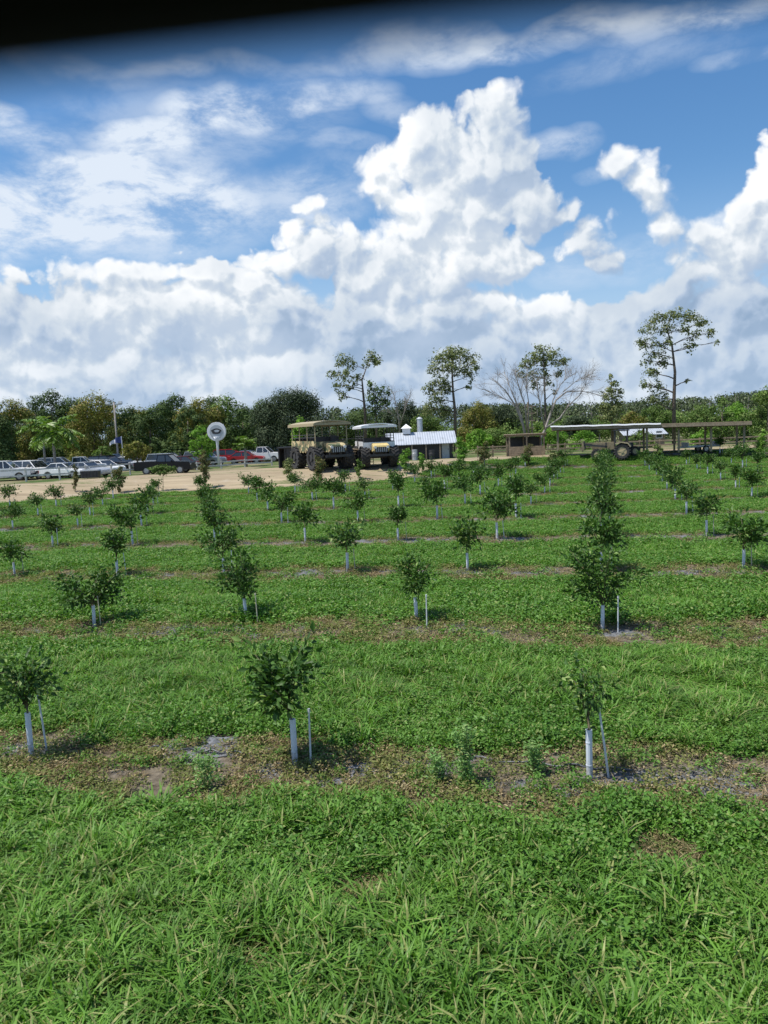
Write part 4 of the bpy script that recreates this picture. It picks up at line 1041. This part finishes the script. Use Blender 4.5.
# ------------------------------------------------------------------ swamp vehicles
def buggy(px,D,rz,label,body,canopy,hood,sc,front_grille):
    p=gp(px,D); t=empty('tour_vehicle',p,rz,sc); tag(t,label,'tour vehicle','giant-wheeled open tour vehicles')
    wm=wheel_meshes(1.02,.9,B['dark'],True)
    for x in(2.0,-2.0):
        for y in(-1,1): put_wheel(t,wm,(x,y*1.45,1.02))
    m=MB()
    for y in(-.55,.55): m.box((0,y,1.35),(6.0,.2,.28))
    for x in(-2.5,-1.2,0,1.2,2.5): m.box((x,0,1.35),(.16,1.3,.2))
    for x in(-2,2): m.tube([(x,-1.2,1.02),(x,1.2,1.02)],.16,8)
    m.box((0,0,1.1),(1.6,.8,.5)); m.build('chassis',B['dark'],t)
    m=MB(); m.box((-.4,0,1.72),(5.4,3.1,.12)); m.build('deck',B['dark'],t,bevel=.02)
    def scallop(y,sg):   # side skirt with scalloped lower edge
        pr=[(-3.1,2.6),(-3.1,1.75)]
        for k in range(9):
            x=-3.1+5.4*(k+.5)/9; pr+= [(x-.15,1.55),(x+.1,1.5),(x+.3,1.75)]
        pr+=[(2.35,1.75),(2.35,2.55)]
        mm=MB(); mm.prism(pr,y,y+.06*sg); return mm
    scallop(1.56,1).build('side_panel',B[body],t); scallop(-1.56,-1).build('side_panel',B[body],t)
    m=MB(); m.box((2.4,0,2.1),(.08,3.1,.75)); m.build('front_panel',B[body],t)
    m=MB(); m.box((-3.12,0,2.15),(.06,3.1,.8)); m.build('tailgate',B[body],t)
    # bonnet, grille, lights
    m=MB(); m.prism([(2.45,1.55),(3.6,1.5),(3.75,1.65),(3.7,2.1),(3.4,2.28),(2.45,2.4)],-.8,.8); m.build('bonnet',B[hood],t,bevel=.06)
    m=MB(); m.box((3.76,0,1.75),(.06,1.3,.5))
    g_=m.build('grille',B['dark'],t)
    m=MB()
    for k in range(6): m.box((3.80,-.5+k*.2,1.75),(.03,.05,.44))
    m.build('grille_bar',B['galv'],g_)
    for y in(-.62,.62):
        m=MB(); m.tube([(3.74,y,1.98),(3.86,y,1.98)],.13,12); m.build('headlight',B['lamp'],t)
    m=MB(); m.box((3.75,0,1.2),(.25,2.4,.22)); m.box((3.7,-.8,1.4),(.1,.1,.5)); m.box((3.7,.8,1.4),(.1,.1,.5)); m.build('bumper',B['dark'],t,bevel=.02)
    # canopy with bowed edge
    m=MB(); n=8; vs=[];fs=[]
    for i in range(n+1):
        y=-1.75+3.5*i/n; z=4.02+.22*(1-(y/1.75)**2)
        vs+=[(-3.3,y,z-.02),(2.7,y,z-.02),(2.7,y,z+.10),(-3.3,y,z+.10)]
    for i in range(n):
        a=i*4;b=a+4; fs+=[(a,a+1,b+1,b),(a+2,a+3,b+3,b+2),(a+1,a+2,b+2,b+1),(a+3,a,b,b+3)]
    fs+=[(0,3,2,1),(n*4,n*4+1,n*4+2,n*4+3)]
    m.add(vs,fs); m.build('canopy',B[canopy],t,smooth=False)
    m=MB()
    for y in(-1.78,1.78): m.box((-.3,y,3.96),(6.1,.06,.22))
    m.box((2.74,0,4.02),(.06,3.5,.22)); m.box((-3.34,0,4.02),(.06,3.5,.22)); m.build('canopy_trim',B[canopy],t)
    for x in(-3.05,-1.25,.55,2.35):
        for y in(-1.52,1.52): m=MB(); m.tube([(x,y,1.7),(x,y,4.0)],.05,6); m.build('post',B['rail' if body=='white' else 'tan'],t)
    m=MB()
    for y in(-1.52,1.52):
        for z in(2.85,3.1): m.tube([(-3.05,y,z),(2.35,y,z)],.03,5)
    m.build('side_rail',B['rail'],t)
    for x in(-2.5,-1.6,-.7,.2,1.1):
        m=MB(); m.box((x,0,2.15),(.42,2.8,.12)); m.box((x-.2,0,2.55),(.1,2.8,.7)); m.box((x,0,1.95),(.3,2.6,.34)); m.build('bench',B['seat'],t,bevel=.02)
    m=MB(); m.box((1.75,.6,2.2),(.5,.55,.12)); m.box((1.52,.6,2.6),(.1,.55,.8)); m.build('driver_seat',B['seat'],t,bevel=.02)
    m=MB(); st=[(2.1+.0,.6+.2*math.cos(a),2.72+.2*math.sin(a)) for a in [6.2832*i/12 for i in range(13)]]; m.tube(st,.02,5); m.tube([(2.35,.6,2.4),(2.1,.6,2.72)],.025,5); m.build('steering_wheel',B['black'],t)
    # boarding steps at the back
    m=MB()
    for y in(-.35,.35): m.box((-3.5,y,1.1),(.06,.06,2.3),ry=.2)
    for k in range(6): m.box((-3.72+.07*k,0,.3+.3*k),(.2,.7,.05))
    m.build('boarding_steps',B['dark'],t)
    return t
buggy(322,70.5,R(-62),'tan camouflage tour vehicle with scalloped sides, tan canopy and giant tyres','camo','tan','camo',1.0,True)
buggy(376,71.5,R(-80),'white-roofed tour vehicle with yellowish bonnet and black grille beside the tan one','white','white','yellow',.9,True)
# boarding platform between them
p=gp(352,73); t=empty('boarding_platform',p,R(-4)); tag(t,'dark metal boarding platform with handrails between the two big vehicles','platform')
m=MB(); m.box((0,0,1.6),(1.6,2.4,.1)); m.build('deck',B['wood'],t)
for x in(-.75,.75):
    for y in(-1.1,1.1): m=MB(); m.box((x,y,1.3),(.09,.09,2.7)); m.build('post',B['rail'],t)
m=MB()
for x in(-.75,.75):
    for z in(2.1,2.6): m.box((x,0,z),(.06,2.3,.06))
m.box((0,1.1,2.6),(1.6,.06,.06)); m.build('handrail',B['rail'],t)
m=MB()
for k in range(6): m.box((0,-1.35-.25*k,1.4-.25*k),(1.2,.28,.05))
m.build('stairs',B['wood'],t)

# ------------------------------------------------------------------ white roofed shed
p=gp(425,82); t=empty('farm_shed',p,0); tag(t,'long dark shed with sloping white metal roof, pointed cupola and grey door','shed')
zr0=at(457,443,82).z-p.z; zr1=at(457,432,82).z-p.z+.1; xl=at(386,440,82).x-p.x; xr=at(457,440,82).x-p.x
m=MB(); m.prism([(0,0)]*0 or [(xl+.3,0),(xr-.4,0),(xr-.4,zr0+.1),(xl+.3,zr0+.1)],.6,4.6); m.build('wall',B['dark'],t)
def roofslab(xl,xr,y0,z0,y1,z1,th=.06):
    m=MB(); vs=[(xl,y0,z0),(xr,y0,z0),(xr,y1,z1),(xl,y1,z1),(xl,y0,z0+th),(xr,y0,z0+th),(xr+.0,y1,z1+th),(xl,y1,z1+th)]
    m.add(vs,[(0,3,2,1),(4,5,6,7),(0,1,5,4),(1,2,6,5),(2,3,7,6),(3,0,4,7)]); return m
m=roofslab(xl,xr,-.2,zr0,2.6,zr1); m2_=roofslab(xl,xr,2.61,zr1,5.2,zr0); m.add(m2_.v,m2_.f)
rf=m.build('roof',B['ribroof'],t)
xc=at(407,430,82).x-p.x; m=MB(); m.box((xc,2.4,zr1+.2),(.85,.85,.6)); m.build('cupola',B['white'],rf,bevel=.02)
m=MB(); vs=[(xc-.6,1.8,zr1+.51),(xc+.6,1.8,zr1+.51),(xc+.6,3.0,zr1+.51),(xc-.6,3.0,zr1+.51),(xc,2.4,zr1+1.0)]; m.add(vs,[(0,3,2,1),(0,1,4),(1,2,4),(2,3,4),(3,0,4)]); m.build('cupola_roof',B['white'],rf)
xd=at(446,450,82).x-p.x; m=MB(); m.box((xd,.55,1.0),(.8,.08,2.0)); dr=m.build('door',B['grey'],t,bevel=.01)
m=MB(); m.box((xd+.28,.49,1.0),(.05,.05,.14)); m.build('handle',B['dark'],dr)
for px in(398,412,426,440,456):
    x=at(px,450,82).x-p.x; m=MB(); m.box((x,-.1,zr0/2),(.12,.12,zr0)); m.build('post',B['wood'],t)
# things standing under the eaves
r_=random.Random(3)
for k,(px,h_,mt,lab) in enumerate([(392,1.2,'wood','stacked wooden crate at the left under the shed eaves'),(415,1.1,'galv','pale metal drum under the shed eaves'),(432,1.0,'dark','black drum left of the grey door')]):
    q=gp(px,81.2); m=MB()
    if mt=='wood':
        for zz in(.0,.4,.8):
            for z2 in(.06,.2,.33): m.box((0,-.35,zz+z2),(.9,.04,.09)); m.box((0,.35,zz+z2),(.9,.04,.09)); m.box((-.45,0,zz+z2),(.04,.7,.09)); m.box((.45,0,zz+z2),(.04,.7,.09))
            m.box((0,0,zz+.02),(.86,.66,.03))
    else:
        m.tube([(0,0,0),(0,0,.03),(0,0,h_*.33),(0,0,h_*.35),(0,0,h_*.66),(0,0,h_*.68),(0,0,h_)],[.3,.29,.29,.31,.31,.29,.29],14)
    o=m.build('crate' if mt=='wood' else 'drum',B[mt]); o.location=q; tag(o,lab,'crate' if mt=='wood' else 'drum')
# silo pipe
p=gp(421,90); zt=at(421,417,90).z-p.z; t=empty('silo',p); tag(t,'narrow pale metal silo standing behind the white roof','silo')
m=MB(); m.tube([(0,0,0),(0,0,zt-.25)],.32,16); m.build('shell',B['galv'],t,smooth=False)
m=MB(); m.tube([(0,0,zt-.25),(0,0,zt-.2),(0,0,zt)],[.36,.36,.12],16); m.build('cap',B['grey'],t)

# ------------------------------------------------------------------ wooden pen + crossarm pole
p=gp(527,79); t=empty('wooden_pen',p,R(-2)); tag(t,'brown wooden pen with plank front and flat beam top below the bare trees','pen')
hw=1.75; 
for x in(-hw,0,hw):
    for y in(0,2.2): m=MB(); m.box((x,y,1.05),(.14,.14,2.1)); m.build('post',B['wood'],t)
m=MB(); m.box((0,0,2.15),(hw*2+.5,.2,.18)); m.box((0,2.2,2.15),(hw*2+.5,.2,.18)); m.box((0,1.1,2.27),(hw*2+.6,2.7,.06)); m.build('roof',B['wood'],t)
m=MB()
for k in range(6): m.box((0,-.09,.1+k*.17),(hw*2+.2,.04,.155))
m.build('plank_front',B['wood'],t)
m=MB(); m.box((0,2.3,1.0),(hw*2,.05,1.9)); m.build('back_wall',B['dark'],t)
p=gp(529,92); t=empty('crossarm_pole',p); tag(t,'weathered pole carrying four short crossarms among the bare branches','pole'); hp=at(529,402,92).z-p.z
m=MB(); m.tube([(0,0,0),(0,0,hp)],[.12,.09],8); m.tube([(.45,.1,0),(.45,.1,hp-.4)],[.1,.08],8); m.build('pole',B['wood'],t)
for k in range(4): m=MB(); m.box((.2,-.12,hp-.5-k*.85),(1.3-.12*k,.08,.14)); m.build('crossarm',B['wood'],t)

# ------------------------------------------------------------------ long shelter
a=gp(558,75.5); b=gp(744,71.5); t=empty('long_shelter',a); tag(t,'long open shelter on wooden posts with thin pale-edged roof over the tractor','shelter')
d=(b-a); d.z=0; ln=d.length; dirx=d.normalized(); ang=math.atan2(d.y,d.x); t.rotation_euler=(0,0,ang)
zl=at(553,427.5,75.5).z-a.z; zr=at(748,422,71.5).z-a.z
for k,px in enumerate((560,618,650,681,712,743)):
    f=(px-560)/183; x=ln*f
    for y in(0,3.2):
        x2=x; h=zl+(zr-zl)*f-.1; m=MB(); m.box((x2,y,h/2),(.18,.18,h)); m.build('post',B['wood'],t)
m=roofslab(-.6,ln+.5,-.7,zl,4.2,zl-.12,.09)
# tilt the far end
for i,v in enumerate(m.v): m.v[i]=(v[0],v[1],v[2]+(zr-zl)*max(0,v[0])/ln)
rf=m.build('roof',B['wood'],t)
m=MB()
for y in(-.75,3.2):
    dz_=0 if y<0 else -.12; vs=[(-.6,y,zl-.26+dz_),(ln+.5,y,zr-.26+dz_),(ln+.5,y,zr-.02+dz_),(-.6,y,zl-.02+dz_)]; vs=vs+[(x,y+.12,z) for x,y,z in vs]
    m.add(vs,[(0,1,2,3),(4,7,6,5),(0,4,5,1),(1,5,6,2),(2,6,7,3),(3,7,4,0)])
m.build('beam',B['wood'],t)
m=MB(); n=26
for k in range(n):
    x0=-.65+k*(ln*.60)/n; x1=x0+ln*.60/n
    zz=zl+(zr-zl)*x0/ln+ .012*math.sin(k*1.7)+.012*math.sin(k*.9+1); zz2=zl+(zr-zl)*x1/ln+.012*math.sin((k+1)*1.7)+.012*math.sin((k+1)*.9+1)
    dp=.22+.05*math.sin(k*2.3)
    vs=[(x0,-.90,zz+.02),(x1,-.90,zz2+.02),(x1,-.86,zz2+.15),(x0,-.86,zz+.15),(x1,.2,zz2+.13),(x0,.2,zz+.13),(x0,-.82,zz+.02),(x1,-.82,zz2+.02)]
    m.add(vs,[(0,1,2,3),(3,2,4,5),(0,6,7,1)])
m.build('gutter_cloth',B['white'],rf)

# ------------------------------------------------------------------ tractor
p=gp(611,73.2); t=empty('tractor',p,R(160),1.12); tag(t,'old tan tractor with open cab frame and front loader under the shelter','tractor')
wr_=wheel_meshes(.62,.4,B['rim'],True); wf=wheel_meshes(.42,.25,B['rim'],True)
for y in(-1,1): put_wheel(t,wr_,(-.95,y*.8,.62)); put_wheel(t,wf,(1.1,y*.65,.42))
m=MB(); m.prism([(-.4,.75),(1.5,.75),(1.55,1.25),(1.3,1.38),(-.3,1.42)],-.32,.32); m.build('bonnet',B['oldtan'],t,bevel=.05)
m=MB(); m.box((0,0,.62),(2.9,.4,.34)); m.tube([(-.95,-.7,.62),(-.95,.7,.62)],.12,8); m.tube([(1.1,-.6,.42),(1.1,.6,.42)],.07,8); m.build('chassis',B['dark'],t)
for y in(-.8,.8): m=MB(); m.prism([(-1.65,1.0),(-1.45,1.3),(-.9,1.42),(-.4,1.3),(-.4,1.24),(-.9,1.35),(-1.4,1.24),(-1.6,.95)],y-.24,y+.24); m.build('mudguard',B['tan'],t)
for x in(-1.35,-.35):
    for y in(-.55,.55): m=MB(); m.box((x,y,1.75),(.08,.08,1.15)); m.build('cab_post',B['dark'],t)
m=MB(); m.box((-.85,0,2.37),(1.35,1.4,.1)); m.build('cab_roof',B['dark'],t,bevel=.03)
m=MB(); m.box((-1.0,0,1.35),(.5,.5,.12)); m.box((-1.25,0,1.65),(.1,.5,.5)); m.build('seat',B['seat'],t,bevel=.03)
m=MB(); m.tube([(-.35,0,1.4),(-.55,0,1.68)],.03,6); m.tube([(-.55+.06*math.sin(q),.2*math.cos(q),1.7+.18*math.sin(q)) for q in [6.2832*i/12 for i in range(13)]],.02,5); m.build('steering_wheel',B['black'],t)
m=MB(); m.tube([(.9,.0,1.4),(.9,0,2.1)],.04,8); m.build('exhaust_pipe',B['dark'],t)
m=MB()
for y in(-.5,.5): m.box((1.2,y,1.15),(1.9,.1,.16),ry=-.12); m.box((.35,y,1.05),(.12,.1,.7))
m.build('loader_arm',B['dark'],t)
m=MB(); m.prism([(2.1,.9),(2.2,1.55),(2.28,1.55),(2.3,1.0),(2.75,.85),(2.75,.78),(2.2,.8)],-.85,.85); m.build('bucket',B['oldtan'],t)
# implement trailer beside it
p=gp(632,74.5); t=empty('farm_implement',p,R(4)); tag(t,'dark wheeled farm implement parked right of the tan tractor','implement')
for y in(-.7,.7): put_wheel(t,wf,(0,y,.42))
m=MB(); m.box((0,0,.7),(1.9,.9,.14)); m.box((-.4,0,1.0),(.8,.8,.5)); m.tube([(-.9,0,.7),(-1.7,0,.5)],.06,6); m.build('frame',B['dark'],t,bevel=.02)
for k in range(5): m=MB(); m.tube([(.3+.16*k,-.4+.2*k,.7),(.36+.16*k,-.4+.2*k,.2)],.035,5); m.build('tine',B['dark'],t)
p=gp(700,75); t=empty('flat_trailer',p,R(3)); tag(t,'low grey flat trailer parked under the right half of the shelter','trailer')
m=MB(); m.box((0,0,.55),(3.2,1.6,.12)); m.box((-1.9,0,.5),(.8,.12,.1)); m.build('bed',B['grey'],t,bevel=.02)
for y in(-.85,.85): put_wheel(t,wheel_meshes(.32,.2,B['grim']),(.2,y,.32))
for x in(-1.5,1.5): m=MB(); m.box((x,0,.8),(.06,1.5,.4)); m.build('end_board',B['grey'],t)

# ------------------------------------------------------------------ white roofed cabin behind the shelter
p=gp(646,94); t=empty('cabin',p,R(2)); tag(t,'small brown cabin with white roof seen beneath the shelter roof','cabin')
zr=at(668,434,94).z-p.z
m=MB(); m.box((0,1.5,zr/2),(4.6,3,zr)); m.build('wall',B['wood'],t)
m=roofslab(-2.9,2.6,-.4,zr,1.5,zr+.75); m_=roofslab(-2.9,2.6,1.51,zr+.75,3.4,zr); m.add(m_.v,m_.f); m.build('roof',B['ribroof'],t)
m=MB()
for dx,dz,sx,sz in((0,.42,.8,.08),(0,-.42,.8,.08),(-.38,0,.08,.76),(.38,0,.08,.76)): m.box((1.6+dx,-.04,1.35+dz),(sx,.08,sz))
w_=m.build('window_frame',B['white'],t); m=MB(); m.box((1.6,-.01,1.35),(.7,.04,.76)); m.build('pane',B['glass'],w_)
m=MB(); m.box((-.6,-.03,1.0),(.85,.06,1.9)); m.build('door',B['dark'],t)

# ------------------------------------------------------------------ roof edge of the viewing platform above the camera
zc=H+.031
def onplane(px,py,z):
    r=ray(px,py); return CAM+r*((z-H)/r.z)
e1=onplane(0,25,zc); e2=onplane(330,-16,zc)
dd=(e2-e1); dd.z=0; dd.normalize(); bk=Vector((dd.y,-dd.x,0)); 
if bk.y>0: bk=-bk
A_=e1-dd*1.3; B_=e2+dd*1.3
c4=[A_,B_,B_+bk*1.6,A_+bk*1.6]
mb=MB(); vs=[(v.x,v.y,zc) for v in c4]+[(v.x,v.y,zc+.05) for v in c4]
mb.add(vs,[(0,3,2,1),(4,5,6,7),(0,1,5,4),(1,2,6,5),(2,3,7,6),(3,0,4,7)])
canmat=plain('black_canvas',(.006,.006,.008),.9,var=.1,spec=.05)
cn=empty('roof_canopy',((A_+B_)/2).to_tuple()); cn.location=Vector((0,-.7,H+.031)); tag(cn,'blurred black roof edge overhead along the top of the view','canopy')
q=mb.build('canvas',canmat,cn); q.location=-cn.location
m=MB(); m.tube([A_+Vector((0,0,.025)),B_+Vector((0,0,.025))],.026,10); q=m.build('edge_tube',canmat,cn,smooth=True); q.location=-cn.location

# ------------------------------------------------------------------ sky and sun
SUN_EL=R(65); SUN_AZ=R(-104)        # azimuth from +Y, negative = left
sd=Vector((math.sin(SUN_AZ)*math.cos(SUN_EL),math.cos(SUN_AZ)*math.cos(SUN_EL),math.sin(SUN_EL)))
sun=bpy.data.lights.new('sun','SUN'); sun.energy=4.4; sun.angle=R(.5); sun.color=(1,.96,.9)
so=bpy.data.objects.new('sun',sun); col.objects.link(so); so.rotation_euler=(-sd).to_track_quat('-Z','Y').to_euler()
w=bpy.data.worlds.new('World'); scn.world=w; w.use_nodes=True; nt=w.node_tree
bg=nt.nodes['Background']; out=nt.nodes['World Output']
sky=N(nt,'ShaderNodeTexSky'); sky.sky_type='NISHITA'; sky.sun_disc=False; sky.sun_elevation=SUN_EL; sky.sun_rotation=SUN_AZ
sky.air_density=1.0; sky.dust_density=.6; sky.ozone_density=1.6; sky.altitude=10
STR=.095
tc=N(nt,'ShaderNodeTexCoord').outputs['Generated']
sep=N(nt,'ShaderNodeSeparateXYZ',inp={0:tc})
az=mth(nt,'ARCTAN2',sep.outputs[0],sep.outputs[1]); el=mth(nt,'ARCSINE',sep.outputs[2])
AE=N(nt,'ShaderNodeCombineXYZ',inp={0:az,1:el}).outputs[0]
def azel(px,py):
    r=ray(px,py).normalized(); return math.atan2(r.x,r.y),math.asin(r.z)
def vadd(a,b,op='ADD'):
    n=nt.nodes.new('ShaderNodeVectorMath'); n.operation=op
    for i,v in enumerate((a,b)):
        if v is None: continue
        if isinstance(v,bpy.types.NodeSocket): nt.links.new(v,n.inputs[i])
        else: n.inputs[i].default_value=v
    return n.outputs[0]
def vscale(a,s):
    n=nt.nodes.new('ShaderNodeVectorMath'); n.operation='SCALE'; nt.links.new(a,n.inputs[0]); n.inputs['Scale'].default_value=s; return n.outputs[0]
CUM=[(494,98,38,28),(518,150,30,30),(380,190,28,32),(372,160,24,24),(530,205,26,40),(520,120,14,18),(470,118,24,20),(425,138,38,34),(392,166,34,36),(505,150,36,46),(455,165,62,56),(450,212,92,56),(470,262,70,40),
 (312,206,15,14),(322,226,18,12),(296,236,26,22),(335,252,54,34),(398,275,80,46),(268,264,36,24),
 (30,276,30,18),(62,268,26,17),(105,270,40,20),(165,273,44,17),(214,275,38,19),(246,284,40,22),(180,247,10,6),
 (60,320,90,50),(170,320,90,50),(270,318,80,46),(360,325,90,50),(450,318,85,50),
 (545,312,36,22),(600,312,26,14),(580,345,80,40),(500,350,90,50),(620,340,70,46),
 (622,168,28,22),(672,232,24,22),(690,256,24,20),(664,205,24,20),(650,170,34,24),(636,186,28,20),(660,195,26,24),(676,220,20,22),(640,180,20,18),
 (588,238,38,26),(564,216,20,14),(606,262,22,14),(596,222,26,16),
 (768,150,22,28),(760,182,28,26),(742,215,34,26),(708,236,30,22),(735,262,52,34),(772,240,40,60),(700,275,34,24),(740,320,66,50),(672,300,36,28),
 (680,360,80,40),(760,370,60,50),(100,385,140,46),(300,385,140,46),(480,395,120,36),(640,400,120,36),(840,250,60,90),(860,360,90,60),(-70,330,90,60)]
CIR=[(420,45,130,26,.45),(200,120,170,50,.35),(640,60,140,22,.22),(330,190,70,40,.28),(40,205,150,62,.9),(150,190,120,62,.8),(235,205,110,46,.45),(110,245,150,34,.6),(60,60,120,18,.22),(250,60,120,16,.22),(150,133,70,20,.75),(90,158,70,18,.6),(30,130,50,20,.7),(0,105,30,14,.7),(235,108,90,26,.65),(330,88,85,22,.55),(392,108,36,22,.35),
 (300,110,60,10,.3),(560,135,44,22,.5),(600,165,30,10,.3),(560,30,110,20,.42),(680,20,130,22,.55),(740,62,60,12,.35),(345,148,50,12,.3),(330,215,50,16,.3),(555,270,60,26,.35),(640,262,50,26,.35),(-40,240,80,60,.8),(470,50,70,10,.25),(160,60,60,12,.2)]
def blobmax(Pv,lst,soft):
    acc=None
    for bl in lst:
        cx,cy,rx,ry=bl[:4]; a,e=azel(cx,cy); a2,_=azel(cx+rx,cy); _,e2=azel(cx,cy-ry)
        ra=max(1e-3,abs(a2-a)); re=max(1e-3,abs(e2-e))
        m=nt.nodes.new('ShaderNodeVectorMath'); m.operation='MULTIPLY_ADD'; nt.links.new(Pv,m.inputs[0]); m.inputs[1].default_value=(1/ra,1/re,0); m.inputs[2].default_value=(-a/ra,-e/re,0)
        d=nt.nodes.new('ShaderNodeVectorMath'); d.operation='DOT_PRODUCT'; nt.links.new(m.outputs[0],d.inputs[0]); nt.links.new(m.outputs[0],d.inputs[1])
        kk=1.0 if soft else min(1.0,max(.42,(rx+ry)/2/42)); v=mth(nt,'MULTIPLY_ADD',d.outputs['Value'],-kk,kk)
        if soft: v=mth(nt,'MULTIPLY',mth(nt,'MAXIMUM',v,0),bl[4]); acc=v if acc is None else mth(nt,'ADD',acc,v)
        else:
            acc=v if acc is None else mth(nt,'SMOOTH_MAX',acc,v,.25)
    return acc
def cum_field(Pv):
    """height field of the cumulus: soft blobs, warped at several scales and covered with billows"""
    w1=noi(nt,9,4,.55,Pv,1); w1=vscale(vadd(w1,(.5,.5,.5),'SUBTRACT'),.055)
    P1=vadd(Pv,w1)
    b=mth(nt,'MAXIMUM',blobmax(P1,CUM,False),-1.2)
    w2=noi(nt,30,4,.6,Pv,1); P2=vadd(P1,vscale(vadd(w2,(.5,.5,.5),'SUBTRACT'),.03))
    def vor(sc,det,sm):
        vo=nt.nodes.new('ShaderNodeTexVoronoi'); vo.feature='SMOOTH_F1'; vo.voronoi_dimensions='2D'; vo.inputs['Scale'].default_value=sc; vo.inputs['Detail'].default_value=det; vo.inputs['Roughness'].default_value=.6; vo.inputs['Smoothness'].default_value=sm
        nt.links.new(P2,vo.inputs['Vector']); return vo.outputs['Distance']
    bil=mth(nt,'SUBTRACT',.50,vor(17,2.5,.3))
    fb=mth(nt,'SUBTRACT',noi(nt,10,9,.62,P1),.5)
    return mth(nt,'ADD',mth(nt,'MULTIPLY_ADD',b,.8,.13),mth(nt,'ADD',mth(nt,'MULTIPLY',bil,.62),mth(nt,'MULTIPLY',fb,.85))), b
h0,b0=cum_field(AE)
OFF=.017; h1,b1=cum_field(vadd(AE,(-.5*OFF,.87*OFF,0)))
soft=mapr(nt,noi(nt,6,3,.5,AE),.35,.65,.14,.48)
alpha=mapr(nt,mth(nt,'ADD',h0,mapr(nt,el,azel(384,305)[1],azel(384,365)[1],0,.5)),-.06,soft)
lit=mapr(nt,mth(nt,'SUBTRACT',h0,h1),-.30,.34)
core=mapr(nt,h0,.30,1.2)
big=noi(nt,5.0,5,.55,AE)
tone=mth(nt,'ADD',mth(nt,'MULTIPLY',lit,.50),mth(nt,'MULTIPLY',mapr(nt,big,.34,.64),.44))
tone=mth(nt,'ADD',tone,mth(nt,'SUBTRACT',.20,mth(nt,'MULTIPLY',core,.20)))
lowf=mapr(nt,el,azel(384,215)[1],azel(384,345)[1])     # the bases near the horizon lie in shade
tone=mth(nt,'SUBTRACT',mth(nt,'MULTIPLY_ADD',mth(nt,'SUBTRACT',tone,.5),mapr(nt,lowf,0,1,1,.95,'LINEAR'),.5),mth(nt,'MULTIPLY',lowf,.22),clamp=True)
cr=N(nt,'ShaderNodeValToRGB'); nt.links.new(tone,cr.inputs[0])
e_=cr.color_ramp.elements; e_[0].position=0; e_[0].color=(.26,.37,.53,1); e_[1].position=.92; e_[1].color=(.93,.95,.97,1)
n_=e_.new(.28); n_.color=(.42,.52,.67,1); n_=e_.new(.60); n_.color=(.62,.69,.77,1)
cumcol=mixc(nt,mapr(nt,el,azel(384,300)[1],azel(384,410)[1],0,.36,'LINEAR'),cr.outputs[0],(.44,.58,.76))
# cirrus
mp=N(nt,'ShaderNodeMapping',inp={0:AE}); mp.inputs['Rotation'].default_value=(0,0,R(-20)); mp.inputs['Scale'].default_value=(1,2.2,1)
cn1=noi(nt,9,9,.66,mp.outputs[0],dist=.25); wv=vscale(vadd(noi(nt,7,3,.5,AE,1),(.5,.5,.5),'SUBTRACT'),.07)
cb=mth(nt,'MULTIPLY',blobmax(vadd(AE,wv),CIR,True),1.15)
ca_=mth(nt,'MULTIPLY',mth(nt,'MINIMUM',cb,1.15),mapr(nt,cn1,.32,.64,.10,1.15),clamp=True)
# elsewhere in the sky: ordinary broken cloud
gen=mapr(nt,noi(nt,3.2,8,.6,tc),.52,.66); farm=mapr(nt,mth(nt,'ABSOLUTE',az),.75,1.1); up=mapr(nt,el,.0,.9,1,.5)
sc_=vscale(sky.outputs[0],STR)
skyc=N(nt,'ShaderNodeHueSaturation'); nt.links.new(sc_,skyc.inputs['Color']); skyc.inputs['Saturation'].default_value=1.28; skyc.inputs['Value'].default_value=1.42
hz=mapr(nt,el,.0,.30,.85,0,'SMOOTHSTEP')
base=mixc(nt,hz,skyc.outputs[0],(.46,.60,.80))
c1=mixc(nt,ca_,base,(.70,.78,.89))
c2=mixc(nt,alpha,c1,cumcol)
plain_=mixc(nt,gen,base,(.62,.68,.76))
ground_c=(.12,.14,.09)
def bgs(c):
    n=N(nt,'ShaderNodeBackground'); f_=N(nt,'ShaderNodeVectorMath',operation='SCALE')
    if isinstance(c,bpy.types.NodeSocket): nt.links.new(c,f_.inputs[0])
    else: f_.inputs[0].default_value=c
    f_.inputs['Scale'].default_value=1/STR; nt.links.new(f_.outputs[0],n.inputs['Color']); n.inputs['Strength'].default_value=STR*.84; return n.outputs[0]
def mixs(f,a,b):
    n=N(nt,'ShaderNodeMixShader'); nt.links.new(f,n.inputs[0]); nt.links.new(a,n.inputs[1]); nt.links.new(b,n.inputs[2]); return n.outputs[0]
# the sculpted clouds stand in the northern part of the sky; the rest carries ordinary broken cloud
win=mth(nt,'MULTIPLY',mapr(nt,mth(nt,'ABSOLUTE',az),.66,.80,1,0),mapr(nt,el,.56,.70,1,0))
up_=mixs(win,bgs(plain_),bgs(c2))
dn=mapr(nt,el,-.03,-.01,1,0)
fin=mixs(dn,up_,bgs(ground_c))
nt.links.new(fin,out.inputs['Surface']); nt.nodes.remove(bg)
w.cycles.sampling_method='MANUAL'; w.cycles.sample_map_resolution=512
vs_=scn.view_settings; vs_.view_transform='Standard'; vs_.look='None'; vs_.exposure=.36; vs_.gamma=1; vs_.use_curve_mapping=False
scn.cycles.use_denoising=True
scn.cycles.max_bounces=6; scn.cycles.diffuse_bounces=3; scn.cycles.transparent_max_bounces=4
scn.cycles.sample_clamp_indirect=4
